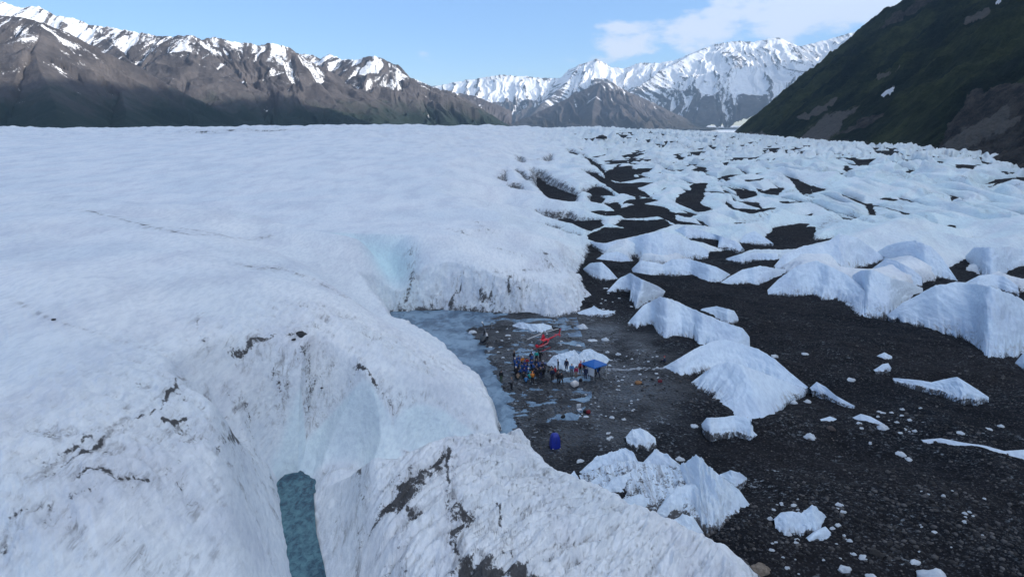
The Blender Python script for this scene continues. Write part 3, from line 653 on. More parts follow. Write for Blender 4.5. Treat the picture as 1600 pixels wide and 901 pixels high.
# right-hand hillside
def hillside():
    foot = np.array([(-800,160),(0,215),(300,270),(480,330),(700,372),(900,402),(1400,455),(1560,480),(2200,560)])
    ys = np.concatenate([np.linspace(-900, 250, 50)[:-1], np.linspace(250, 1300, 420)[:-1], np.linspace(1300, 1760, 150)]); off = np.concatenate([np.linspace(-40, 700, 420)[:-1], np.linspace(700, 3000, 90)])
    YY, OO = np.meshgrid(ys, off, indexing='ij'); XX = OO + np.interp(YY, foot[:,0], foot[:,1])
    wv = fbm(XX/160, YY/160, 3, 5)
    g = ridged((YY+0.30*OO)/130+wv*0.3, OO/900+wv*0.2, 4, 9, 0.5)-1.0
    Z = 0.80*np.maximum(OO, 0) - 0.00006*np.maximum(OO-1500, 0)**2 + np.minimum(OO, 0)*0.10 + 3
    Z += g*np.clip(OO/5, 0, 30) + fbm(XX/40, YY/40, 5, 19, 0.6)*np.clip(OO/14, 0.6, 9) + fbm(XX/11, YY/11, 3, 27, 0.6)*np.clip(OO/30, 0.3, 2.2)
    Z = smin(Z, 25 + 1.25*(1590 - YY) + 0.8*np.maximum(OO, 0), 40)
    Z = smin(Z, 1760 - 0.3*np.maximum(YY-700, 0) - 3.2*np.maximum(YY-1510, 0) + 900*(OO < 1100), 30)
    Z = np.where(OO > 2300, Z-(OO-2300)*1.4, Z)
    Z = np.maximum(Z, -24)
    u, v = topx(XX, np.maximum(YY, 60), Z)
    cl = sstep(1440, 1500, u)*sstep(120, 160, v)*(YY > 250)
    Z = Z + cl*(ridged(YY/22+OO/70, OO/120, 4, 33, 0.6)-1.0)*9
    rock = np.zeros(u.shape); scree = np.zeros(u.shape); snow = np.zeros(u.shape)
    vis = YY > 250
    def P(pl, w):
        m = sdf(u, v, pl, 60); return vis*(1-sstep(-w, w, m + 5*fbm(u/18, v/18, 3, 77)))
    for pl, w in (([(1100,210),(1130,205),(1190,208),(1215,215),(1240,235),(1120,235)], 6), ([(1285,182),(1343,165),(1310,205),(1280,228),(1235,232),(1262,205)], 8), ([(1240,185),(1305,155),(1300,165),(1265,188)], 4),
                  ([(1368,118),(1405,106),(1400,113),(1375,124)], 3), ([(1495,40),(1545,10),(1550,20),(1500,48)], 6), ([(1520,200),(1565,170),(1590,200),(1510,245),(1462,240)], 10)):
        scree = np.maximum(scree, P(pl, w))
    for pl, w in (([(1480,200),(1520,150),(1570,135),(1700,125),(1700,280),(1540,260),(1465,245)], 8), ([(1370,50),(1400,20),(1450,-10),(1480,-10),(1430,20),(1395,38)], 5), ([(1310,210),(1350,185),(1385,175),(1350,200)], 6), ([(1520,250),(1700,270),(1700,330),(1480,262)], 10)):
        rock = np.maximum(rock, P(pl, w))
    rock = np.maximum(rock, 0.35*np.clip(-g*1.2, 0, 1)); rock = np.maximum(rock, 1-sstep(0, 25, OO))
    snow = np.maximum(P([(1362,157),(1380,142),(1408,131),(1404,136),(1385,148)], 1.2), P([(1545,6),(1565,0),(1580,-4),(1560,5)], 2))
    ol = structure(grid_mesh('hillside', XX, YY, Z, M['hill'], {'rock': rock, 'scree': scree, 'snow': snow}))
    return ol
hillside()

# ------------------------------------------------------------------ ice fins and mounds standing in the gravel
def resample(pl, n):
    P = np.array(pl, np.float64); d = np.concatenate([[0], np.cumsum(np.hypot(*((P[1:]-P[:-1])*np.array([1.0, 0.35])).T))])
    t = np.linspace(0, d[-1], n); return np.stack([np.interp(t, d, P[:,0]), np.interp(t, d, P[:,1])], -1)
_fseed = [0]
def fin(name, label, cat, group, crest, base, back=None, slope=42, bslope=55, jagged=0.5, flute=0.010, round_=0.85, n=None, dirt_amt=0.6, sm=14, base_dirt=0.0):
    rough = 0.20 if group == G2 or 'heap' in name else 0.022
    if rough > 0.05: flute = max(flute, 0.07)
    _fseed[0] += 13; sd = _fseed[0]
    L = sum(math.hypot(crest[i+1][0]-crest[i][0], crest[i+1][1]-crest[i][1]) for i in range(len(crest)-1))
    slope = min(slope, 40 if group == G2 else 35)
    n = n or int(min(220, max(40, L*1.1)))
    Cc, Bb = resample(crest, n), resample(base, n)
    ta = math.tan(R(slope)); tb = math.tan(R(bslope))
    FB = np.zeros((n, 3)); CR = np.zeros((n, 3)); BK = np.zeros((n, 3))
    Bk = resample(back, n) if back else None
    RR = np.zeros(n); DIR = np.zeros((n, 3))
    # smooth plain height under the fin
    for i in range(n):
        FB[i] = pg(*Bb[i])
        a, b, c = ray(*Cc[i]); rr = math.hypot(a, b); rB = math.hypot(FB[i,0], FB[i,1]); zB = FB[i,2]
        te = -c/rr
        r_ = (CAM_H - zB + ta*rB)/(ta+te); RR[i] = max(r_, rB+0.05); DIR[i] = (a/rr, b/rr, -te)
    w_ = max(2, n//9); ker = np.exp(-np.linspace(-2, 2, 2*w_+1)**2); ker /= ker.sum()
    RR = np.convolve(np.pad(RR, w_, mode='reflect', reflect_type='odd'), ker, 'valid')
    RR = np.maximum(RR, np.hypot(FB[:,0], FB[:,1])+0.05)
    CR[:] = DIR*RR[:,None]; CR[:,2] += CAM_H; CR[:,2] = np.maximum(CR[:,2], FB[:,2]+0.05)
    if back:
        for i in range(n): BK[i] = pg(*Bk[i])
    else:
        tan = np.gradient(CR[:,:2], axis=0); nrm = np.stack([-tan[:,1], tan[:,0]], -1); nrm /= np.linalg.norm(nrm, axis=1)[:,None]+1e-9
        view = CR[:,:2]/np.linalg.norm(CR[:,:2], axis=1)[:,None]
        sgn = np.sign((nrm*view).sum(1)+1e-6)[:,None]; nrm = nrm*sgn*0.6+view*0.6; nrm /= np.linalg.norm(nrm, axis=1)[:,None]
        h = CR[:,2]-FB[:,2]
        BK[:,:2] = CR[:,:2] + nrm*(h/tb+0.3)[:,None]; BK[:,2] = FB[:,2]
    w2 = max(2, n//sm); k2 = np.exp(-np.linspace(-2, 2, 2*w2+1)**2); k2 /= k2.sum()
    for q in range(3): FB[:,q] = np.convolve(np.pad(FB[:,q], w2, mode='reflect', reflect_type='odd'), k2, 'valid')
    hmax = float((CR[:,2]-FB[:,2]).max())
    along = np.concatenate([[0], np.cumsum(np.hypot(*(CR[1:,:2]-CR[:-1,:2]).T))]); along = along + sd*3.7
    nf, nb = 26, 14
    # ragged toe: the foot of the face runs out in fingers
    jg = ((ridged(along*0.55, along*0+sd, 4, sd, 0.6)-1.0)*0.8 + (ridged(along*1.9, along*0+sd, 2, sd+2, 0.6)-1.0)*0.25)*jagged*2.1*min(1.0, 0.30+hmax*0.13)
    vdir = FB[:,:2]-CR[:,:2]; vl = np.linalg.norm(vdir, axis=1)[:,None]+1e-6
    FB2 = FB.copy(); JV = vdir/vl*(jg*np.minimum(1, vl[:,0]))[:,None]
    rws = []; dr = []
    for k in range(-2, nf+1):
        t = k/nf; tt = max(t, 0)
        p = FB2 + (CR-FB2)*tt
        p[:,2] = FB2[:,2] + (CR[:,2]-FB2[:,2])*(tt**round_)
        p[:,:2] += JV*max(0.0, 1-tt*1.6)**3
        if t < 0: p[:,:2] += vdir/vl*(-t)*3.5; p[:,2] = FB2[:,2] + t*9
        h = (CR[:,2]-FB2[:,2])
        sl = along+tt*hmax*0.9
        fn = ridged(sl*0.8, along*0.03+tt*1.3, 4, sd+1, 0.6)-1.0
        fl = fn*flute*h*0.8*math.sin(math.pi*min(1, tt*0.9+0.1))
        fl += fbm(sl*0.9, along*0+tt*hmax*0.8, 4, sd+6, 0.6)*rough*h*min(1, tt*3+0.2)
        fl += fbm(along*0.16, along*0+tt*2.2, 3, sd+5)*0.10*h*math.sin(math.pi*tt)
        p[:,2] += fl
        p[:,:2] -= vdir/vl*(fbm(along*0.9, along*0+tt*6, 3, sd+3)*0.10)[:,None]*min(1, hmax/4)
        rws.append(p); dr.append(np.full(n, base_dirt + 1.25*dirt_amt*math.exp(-max(t, 0)*7.5)) + 0.5*dirt_amt*np.clip(-jg, 0, 1)*math.exp(-max(t, 0)*3) + np.clip(flute*9, 0, 1.3)*0.42*np.clip(-fn-0.15, 0, 0.7)*(1-0.75*tt))
    for k in range(1, nb+2):
        t = k/nb; tt = min(t, 1)
        p = CR + (BK-CR)*tt; p[:,2] = CR[:,2] + (BK[:,2]-CR[:,2])*(tt**1.25 if not back else tt**1.1)
        if t > 1: p[:,2] -= 1.2
        h = CR[:,2]-BK[:,2]
        p[:,2] += (ridged(along*0.35, along*0.02+tt*1.1, 3, sd+9)-1.0)*flute*0.8*h*math.sin(math.pi*tt)
        rws.append(p); dr.append(np.full(n, dirt_amt*math.exp(-(1-tt)*7)))
    G = np.stack(rws, 0)
    org = G[:,:,:2].mean((0,1)); oz = float(FB[:,2].mean())
    # close the ends
    dirt_ = np.stack(dr, 0)
    X, Y, Z = G[...,0]-org[0], G[...,1]-org[1], G[...,2]-oz
    o = grid_mesh(name, X[:, ::-1], Y[:, ::-1], Z[:, ::-1], M['fin'], {'dirt_shade': dirt_[:, ::-1], 'blue': np.clip(0.15+0*X, 0, 1)})
    o.location = (org[0], org[1], oz)
    return tag(o, label, cat, group)
G2 = 'jagged ice heaps in the near gravel'
G1 = 'white ice mounds rising from the dark gravel'
fin('ice_mound', 'broad flat-topped white mound touching the snow slope at the gravel head', 'ice mound', G1,
  [(922,377),(945,380),(965,376),(987,371),(1012,365),(1035,361),(1060,367),(1090,381),(1107,391)], [(922,379),(945,394),(975,394),(992,393),(1000,406),(1040,411),(1080,404),(1107,401)], slope=30)
fin('ice_ridge', 'long low white ice ridge lying in front of the broad flat-topped mound', 'ice ridge', G1,
  [(987,420),(1000,407),(1020,409),(1035,413),(1050,405),(1075,404),(1107,413),(1120,417),(1142,429)], [(988,424),(995,428),(1020,431),(1035,427),(1060,431),(1080,430),(1090,436),(1107,443),(1127,442),(1142,430)], slope=38)
fin('ice_mound', 'rounded white ice mound ending the long low ridge on its right', 'ice mound', G1,
  [(1125,442),(1140,432),(1160,421),(1187,415),(1212,419),(1236,422)], [(1127,443),(1152,444),(1170,442),(1180,445),(1200,440),(1215,433),(1236,423)], slope=36)
fin('ice_mound', 'small smooth white dome of ice beside the dark inlet near the snow slope', 'ice mound', G1,
  [(911,420),(922,411),(940,409),(952,420),(965,435)], [(912,422),(925,431),(937,437),(965,436)], slope=45)
fin('ice_mound', 'little straight-bottomed white dome of ice in front of the broad flat-topped mound', 'ice mound', G1,
  [(931,405),(947,395),(965,393),(980,399),(985,409)], [(932,407),(945,409),(985,410)], slope=45)
fin('ice_ridge', 'white ice ridge with torn lower edge left above the great central fin', 'ice ridge', G1,
  [(948,456),(967,435),(985,426),(1000,435),(1015,441),(1028,447),(1040,455)], [(949,457),(967,451),(990,454),(982,470),(991,471),(992,484),(1010,474),(1036,463)], slope=42)
fin('ice_fin', 'great steep white ice fin with a torn lower edge in the middle of the gravel', 'ice fin', G1,
  [(984,500),(1005,477),(1032,463),(1050,467),(1075,479),(1105,492),(1137,505),(1160,512),(1171,526)], [(982,504),(995,511),(1022,505),(1025,522),(1042,536),(1056,528),(1070,527),(1074,535),(1087,530),(1085,546),(1107,546),(1125,549),(1150,553),(1172,548)], slope=44, jagged=0.9)
fin('ice_mound', 'low white ice patch tucked behind the shoulder of the great steep fin', 'ice mound', G1,
  [(1093,486),(1097,482),(1120,478),(1147,485),(1153,495)], [(1093,489),(1120,497),(1137,506),(1154,500)], slope=30)
fin('ice_fin', 'white ice fin with long right-sloping crest just above the curved blue-faced fin', 'ice fin', G1,
  [(1030,577),(1060,560),(1085,545),(1115,532),(1135,530),(1160,537),(1185,545),(1210,560),(1235,582),(1262,604)], [(1031,578),(1052,582),(1055,592),(1085,582),(1097,581),(1135,580),(1160,585),(1185,592),(1215,602),(1240,606),(1262,606)], slope=38, jagged=0.8)
fin('ice_fin', 'curved ice fin with smooth blue left face and bright right flank ending the central row', 'ice fin', G1,
  [(1080,597),(1100,582),(1120,569),(1140,564),(1155,570),(1167,587),(1171,606),(1165,628),(1150,652)], [(1080,598),(1092,595),(1090,606),(1105,608),(1122,621),(1135,638),(1146,655)],
  back=[(1108,576),(1150,568),(1172,572),(1192,585),(1225,595),(1260,609),(1242,622),(1230,627),(1212,650),(1202,673),(1172,683),(1148,672)], slope=46, jagged=0.9, n=150)
fin('ice_mound', 'small bright white ice foot below the tip of the curved blue-faced fin', 'ice mound', G1,
  [(1096,662),(1104,652),(1118,652),(1132,651),(1150,648),(1172,655)], [(1097,668),(1110,681),(1122,675),(1132,676),(1150,673),(1174,682)], slope=38)
fin('ice_mound', 'wide white ice mound in the second row behind the pointed grey-blue mound on the right', 'ice mound', G1,
  [(1210,415),(1225,397),(1255,384),(1287,381),(1312,365),(1340,371),(1362,387),(1382,402)], [(1211,419),(1232,421),(1255,418),(1290,420),(1320,423),(1350,416),(1365,412),(1382,404)], slope=32)
fin('ice_mound', 'pointed grey-blue ice mound with straight foot beside the creased white mound', 'ice mound', G1,
  [(1199,453),(1215,437),(1245,415),(1275,407),(1292,414),(1320,427),(1337,445),(1350,453),(1351,466),(1347,490)], [(1200,460),(1245,462),(1275,461),(1285,467),(1305,468),(1320,472),(1335,485),(1346,494)],
  back=[(1230,430),(1262,428),(1290,430),(1330,440),(1365,460),(1370,480),(1366,492),(1350,495)], slope=40)
fin('ice_mound', 'creased white ice mound between the pointed grey-blue mound and the largest fin', 'ice mound', G1,
  [(1328,432),(1345,422),(1360,421),(1375,426),(1400,436),(1420,441),(1442,450)], [(1332,448),(1352,468),(1347,494),(1366,495),(1386,494),(1412,475),(1442,458)], slope=30, flute=0.03)
fin('ice_mound', 'white ice mound with a bright right slope behind the creased mound', 'ice mound', G1,
  [(1362,420),(1385,403),(1400,407),(1425,420),(1440,432)], [(1363,425),(1385,434),(1415,446),(1441,447)], slope=32)
fin('ice_mound', 'tall white ice mound with a faint blue top standing behind the black hollow', 'ice mound', G1,
  [(1368,395),(1385,384),(1400,379),(1430,375),(1455,385),(1470,400),(1492,432)], [(1370,400),(1385,407),(1410,418),(1430,426),(1445,433),(1470,434),(1495,438)], slope=36)
fin('ice_mound', 'white ice mound to the right of the black triangular hollow', 'ice mound', G1,
  [(1508,400),(1522,386),(1550,386),(1575,385),(1600,390),(1640,400)], [(1509,406),(1530,426),(1536,431),(1550,436),(1572,428),(1600,419),(1640,416)], slope=34)
fin('ice_mound', 'low white saddle of ice between the black triangular hollow and the largest fin', 'ice mound', G1,
  [(1505,443),(1530,430),(1550,428),(1570,432),(1590,446)], [(1506,446),(1530,452),(1560,451),(1575,456),(1592,458)], slope=30)
fin('ice_fin', 'largest white ice fin with a fluted face and black torn foot at the right edge', 'ice fin', G1,
  [(1386,492),(1412,472),(1440,457),(1462,445),(1492,441),(1525,442),(1562,452),(1587,462),(1612,476),(1650,500),(1690,530)], [(1387,495),(1412,504),(1430,505),(1432,510),(1452,512),(1455,520),(1487,527),(1520,531),(1535,538),(1532,556),(1525,568),(1537,571),(1570,561),(1596,553),(1640,549),(1690,546)], slope=44, jagged=0.8, n=220, sm=6)
fin('ice_mound', 'small white ice lump cut by the right edge of the picture under the largest fin', 'ice mound', G1,
  [(1588,568),(1597,553),(1620,548),(1650,560)], [(1590,572),(1610,584),(1650,582)], slope=45)
fin('ice_ridge', 'row of torn white ice teeth behind the broad flat-topped mound', 'ice ridge', G1,
  [(1050,361),(1070,352),(1100,361),(1130,370),(1150,377),(1160,386),(1158,391)], [(1052,363),(1072,372),(1095,372),(1125,375),(1120,388),(1140,386),(1158,392)], slope=40, jagged=1.0)
fin('ice_ridge', 'thin white ice ridge with ragged foot left of the wide second-row mound', 'ice ridge', G1,
  [(1134,404),(1155,397),(1175,394),(1195,396),(1226,396)], [(1136,406),(1160,410),(1185,405),(1212,408),(1227,397)], slope=42, jagged=1.2)
fin('ice_fin', 'triangular white ice fin standing at the left of the long dark gravel tongue', 'ice fin', G1,
  [(1156,377),(1165,365),(1180,361),(1200,374),(1208,380)], [(1157,379),(1185,381),(1208,381)], slope=48)
# jagged cluster in the near gravel
G2 = 'jagged ice heaps in the near gravel'
fin('ice_heap', 'low gravel-strewn grey ice mass under the peaks of the near jagged cluster', 'ice heap', G2,
  [(905,742),(940,728),(985,718),(1020,724),(1060,728),(1110,752),(1160,790)], [(912,762),(945,784),(985,800),(1030,806),(1075,822),(1120,826),(1166,800)], slope=11, base_dirt=0.50, jagged=0.8)
fin('ice_heap', 'tall pointed white peak of the near jagged ice cluster', 'ice heap', G2,
  [(1048,745),(1057,730),(1070,722),(1092,713),(1105,727),(1125,742),(1155,765),(1170,788)], [(1050,757),(1065,770),(1078,795),(1097,820),(1120,823),(1137,806),(1155,798),(1169,795)], slope=33, jagged=0.9, flute=0.09)
fin('ice_heap', 'white ice peak with black streaks at the lower left foot of the tallest near peak', 'ice heap', G2,
  [(1025,802),(1045,775),(1057,763),(1072,758),(1086,760),(1100,775)], [(1027,804),(1045,811),(1060,803),(1078,802),(1092,805),(1102,800)], slope=40, flute=0.12)
fin('ice_heap', 'low double white ice tooth at the very bottom of the near jagged cluster', 'ice heap', G2,
  [(1022,822),(1045,814),(1065,806),(1082,806),(1098,832)], [(1025,826),(1060,842),(1085,844),(1099,839)], slope=40, flute=0.10)
fin('ice_heap', 'long white ice crest running through the middle of the near jagged cluster', 'ice heap', G2,
  [(934,776),(960,745),(980,740),(1007,722),(1025,702),(1045,712),(1064,727)], [(936,779),(960,780),(982,777),(995,758),(1015,741),(1027,733),(1052,738),(1064,730)], slope=38, flute=0.10, jagged=0.9)
fin('ice_heap', 'rounded white ice heap at the upper left of the near jagged cluster', 'ice heap', G2,
  [(906,738),(920,724),(937,712),(955,707),(977,699),(990,708),(997,727)], [(908,741),(922,746),(945,738),(970,731),(985,736),(997,730)], slope=38, flute=0.12, jagged=0.9)
fin('ice_heap', 'little white ice tooth nearest the blue tent in the jagged cluster', 'ice heap', G2,
  [(880,757),(890,743),(897,736),(906,752)], [(882,759),(892,758),(907,754)], slope=50, flute=0.1)
fin('ice_heap', 'small white ice tooth in front of the rounded heap of the jagged cluster', 'ice heap', G2,
  [(908,768),(920,756),(932,745),(944,758)], [(910,771),(925,772),(945,761)], slope=50, flute=0.1)
fin('ice_heap', 'twin-humped low white ice heap at the foot of the near white slope', 'ice heap', G2,
  [(965,782),(985,776),(1000,771),(1012,778),(1027,774),(1034,784)], [(966,788),(985,800),(1003,802),(1018,790),(1034,787)], slope=42, flute=0.08)
fin('ice_heap', 'separate small white ice lump right of the tallest near peak', 'ice heap', G2,
  [(1124,741),(1142,734),(1155,738),(1167,746)], [(1126,748),(1145,760),(1167,749)], slope=42)
fin('ice_heap', 'crumbled white ice heap by itself in the gravel at lower right', 'ice heap', G2,
  [(1210,812),(1222,800),(1238,798),(1252,802),(1268,790),(1285,800),(1293,810)], [(1212,830),(1230,834),(1255,830),(1275,832),(1294,818)], slope=36, jagged=0.7, flute=0.13)
fin('ice_heap', 'low white ice lump below the crumbled heap at lower right', 'ice heap', G2,
  [(1262,842),(1278,828),(1290,822),(1300,834)], [(1264,845),(1285,842),(1300,838)], slope=42)
fin('ice_heap', 'spiky white ice heap standing behind the blue canopy', 'ice heap', 'ice heaps around the camp',
  [(854,568),(866,555),(880,551),(897,547),(904,555),(912,546),(922,544),(932,550),(942,553),(954,562)], [(856,572),(872,577),(885,580),(895,574),(915,570),(935,569),(955,563)], slope=40, jagged=0.7, flute=0.16)
fin('ice_heap', 'broken white ice rubble bank just behind the red helicopter', 'ice heap', 'ice heaps around the camp',
  [(800,508),(812,503),(830,506),(848,505),(862,509)], [(802,510),(820,514),(842,520),(862,513)], slope=26, jagged=1.0, flute=0.2)
G3 = 'ice strips lying in the right-hand gravel'
fin('ice_ridge', 'fluted white ice strip lying alone in the gravel under the largest fin', 'ice ridge', G3,
  [(1395,590),(1420,592),(1440,594),(1455,597),(1475,592),(1495,588),(1515,600),(1545,620)], [(1396,594),(1420,599),(1450,605),(1480,613),(1505,625),(1545,624)], slope=34, jagged=0.7, flute=0.13)
fin('ice_ridge', 'white ice bank running out of the picture at the right edge', 'ice ridge', G3,
  [(1440,687),(1470,684),(1500,690),(1540,696),(1570,704),(1600,702),(1660,706)], [(1442,690),(1475,695),(1505,705),(1550,716),(1600,718),(1660,720)], slope=36, jagged=0.7, flute=0.10)
fin('ice_ridge', 'slim white ice blade pointing right beside the sloping-crest fin', 'ice ridge', G3,
  [(1266,606),(1276,596),(1290,604),(1305,617),(1335,634)], [(1268,610),(1290,616),(1310,628),(1335,636)], slope=48, flute=0.08)
fin('ice_ridge', 'small dirty white ice wall right of the curved blue-faced fin', 'ice ridge', G3,
  [(1332,652),(1345,646),(1360,650),(1385,664)], [(1333,658),(1350,664),(1385,670)], slope=45, flute=0.15)
fin('ice_ridge', 'low flat white ice slab on the gravel left of the small dirty wall', 'ice ridge', G3,
  [(1282,655),(1297,650),(1312,656)], [(1283,658),(1298,659),(1312,658)], slope=45)
fin('ice_heap', 'two white ice lumps in line above the fluted strip under the largest fin', 'ice heap', G3,
  [(1370,556),(1382,550),(1394,557)], [(1371,559),(1383,562),(1394,560)], slope=48)
fin('ice_heap', 'small leaning white ice lump between the fluted strip and the upper lump', 'ice heap', G3,
  [(1366,578),(1380,568),(1388,567),(1392,574)], [(1367,580),(1380,580),(1392,577)], slope=48)
fin('ice_heap', 'low broken white ice patch between the camp and the near jagged cluster', 'ice heap', G2,
  [(978,683),(988,671),(1000,668),(1012,674),(1024,684)], [(979,690),(995,697),(1010,698),(1025,690)], slope=26, flute=0.25, jagged=1.0)
fin('ice_heap', 'flat white ice slab on the gravel in front of the far ice slope', 'ice heap', 'ice heaps around the camp',
  [(902,488),(915,483),(928,479),(940,484),(960,486)], [(904,491),(925,492),(945,492),(961,488)], slope=30, flute=0.1)

# ------------------------------------------------------------------ loose ice, boulders
def lump_mesh(seed, subdiv=3, squash=0.7, rough=0.35, spike=0.0):
    bm = bmesh.new(); bmesh.ops.create_icosphere(bm, subdivisions=subdiv, radius=1.0)
    co = np.array([v.co for v in bm.verts])
    n = fbm(co[:,0]*1.3+co[:,2]*0.9+seed*5.1, co[:,1]*1.3-co[:,2]*0.7+seed*2.3, 4, seed)
    r = ridged(co[:,0]*1.9+seed, co[:,1]*1.9+co[:,2], 3, seed+3)-1
    for i, v in enumerate(bm.verts):
        q = v.co*(1+rough*float(n[i])*0.7+rough*0.5*float(r[i])); q.z *= squash*(1+spike*max(0, 1-math.hypot(q.x, q.y)))
        q.z = max(q.z, -0.25); v.co = q
    return bm
def chunk_proto(seed, mat, **kw):
    bm = lump_mesh(seed, **kw); me = bpy.data.meshes.new('ice_chunk'); bm.normal_update(); bm.to_mesh(me); bm.free()
    for p in me.polygons: p.use_smooth = True
    me.materials.append(mat)
    return me
k = N('clean_ice_lump'); p_ = k.objc()
k.set('Base Color', k.mix(k.noise(p_, 2.2, 5, 0.6), (0.36, 0.41, 0.47), (0.78, 0.83, 0.89))); k.set('Roughness', 0.5); k.bump(k.noise(p_, 5, 5), 0.12, 0.8)
M['lump'] = k.m
protos = [chunk_proto(i+1, M['lump'], squash=0.62+0.12*(i % 3), spike=0.5*(i % 2)) for i in range(6)]
def place_chunk(u, v, w, label, group=None, name='ice_chunk', cat='ice chunk', asp=0.8):
    x, y, z = pg(u, v); z = zgr(x, y); d = math.hypot(x, y)*1.02
    s = w*d/F*0.5
    o = bpy.data.objects.new(name, random.choice(protos)); C.objects.link(o)
    o.location = (x, y, z-s*0.10); o.scale = (s, s*random.uniform(0.7, 1.0), s*asp*random.uniform(0.8, 1.1)); o.rotation_euler = (0, 0, random.uniform(-0.6, 0.6))
    return tag(o, label, cat, group)
for u, v, w, lab in [
  (1063,709,15,'lone white ice chunk on gravel just above the pointed near peak'),(907,721,13,'small round white ice chunk on gravel between the blue tent and the jagged cluster'),
  (910,512,20,'bright white ice chunk on gravel to the right of the rubble bank'),(926,533,16,'white ice chunk on gravel right of the red helicopter tail'),(946,532,13,'grey-white ice chunk beside the one right of the helicopter tail'),
  (904,541,9,'small tilted ice chunk between the red helicopter and the spiky heap'),(949,551,7,'tiny white ice chunk right behind the blue canopy'),(966,554,9,'little pointed ice chunk to the right of the blue canopy'),
  (739,520,13,'pale ice chunk on gravel behind the dark helicopter'),(794,525,9,'small ice chunk between the two helicopters'),
  (916,652,9,'small white ice chunk below the white folding chair'),(956,652,9,'small white ice chunk on gravel right of the white folding chair'),(975,654,8,'tiny flat ice chunk beside the one right of the chair'),
  (1210,553,12,'upright white ice chunk on gravel right of the long-crested fin'),(1258,552,10,'white ice chunk alone on open gravel below the pointed grey-blue mound'),
  (1265,684,17,'white ice chunk alone on gravel right of the bright ice foot'),(1240,624,13,'white ice chunk at the right foot of the curved blue-faced fin'),(1262,622,12,'second white ice chunk at the right foot of the curved fin'),
  (1085,661,12,'small white ice chunk left of the bright ice foot'),(1378,672,16,'white ice chunk right of the small dirty ice wall'),(1408,708,14,'white ice chunk in open gravel below the right ice bank'),(1420,714,10,'smaller white ice chunk touching the one below the right ice bank'),
  (1310,800,12,'white ice chunk right of the crumbled lower-right heap'),(1316,811,10,'second white ice chunk right of the crumbled lower-right heap'),(1300,830,9,'little white ice chunk near the low lump at lower right'),
  (1232,835,11,'round white ice chunk under the crumbled lower-right heap'),(1349,870,14,'tilted white ice chunk at the bottom edge, right'),(1362,897,18,'white ice chunk cut by the bottom edge of the picture'),(1460,900,44,'wide white ice hump cut by the bottom edge at right'),
  (1320,886,20,'flat white ice chunk near the bottom edge'),(1430,878,16,'low white ice chunk in the bottom right gravel'),
  (1500,683,10,'small ice chunk just above the right ice bank'),(1565,659,8,'small white ice chunk near the right edge above the bank'),(1545,668,9,'tiny flat ice chunk left of the one near the right edge'),
  (830,708,14,'greyish ice chunk in the stream mouth left of the blue tent'),(813,700,12,'pale ice chunk at the foot of the undercut ice wall'),
  (1330,590,12,'small white ice chunk on gravel right of the slim blade'),(1140,772,10,'small ice chunk at the right foot of the tallest near peak')]:
    place_chunk(u, v, w, lab)
def scatter(n, box, w0, w1, label, group, seed):
    rnd = random.Random(seed); c = 0; t = 0
    while c < n and t < n*20:
        t += 1
        u, v = rnd.uniform(box[0], box[2]), rnd.uniform(box[1], box[3])
        x, y, z = pg(u, v)
        if sample(_IC, x, y) > zgr(x, y)-0.05 or zgr(x, y) < -0.1: continue
        place_chunk(u, v, rnd.uniform(w0, w1), label, group); c += 1
scatter(26, (760, 500, 900, 560), 2.5, 6, 'small pale ice piece scattered on the gravel around the helicopters', 'small ice pieces around the helicopters', 1)
scatter(26, (950, 655, 1030, 700), 2.5, 8, 'small pale ice piece in the crumbled patch above the near jagged cluster', 'ice crumbs above the near cluster', 2)
scatter(24, (900, 600, 1000, 660), 2.5, 5, 'small pale ice piece scattered on gravel by the white folding chair', 'small ice pieces by the chair', 3)
scatter(34, (1200, 780, 1340, 895), 3, 10, 'small pale ice piece in the crumbled area at the lower right', 'ice crumbs at lower right', 4)
scatter(24, (950, 548, 1030, 600), 2.5, 6, 'small pale ice piece on gravel right of the blue canopy', 'small ice pieces right of the canopy', 5)
scatter(20, (1340, 640, 1440, 720), 3, 8, 'small pale ice piece around the dirty ice wall on the right', 'ice crumbs around the dirty wall', 6)
scatter(16, (1430, 770, 1560, 880), 3, 8, 'small pale ice piece in the bottom right gravel', 'ice crumbs in the bottom right', 7)
scatter(16, (930, 450, 990, 500), 2.5, 6, 'small pale ice piece on gravel left of the great steep fin', 'ice crumbs left of the great fin', 8)
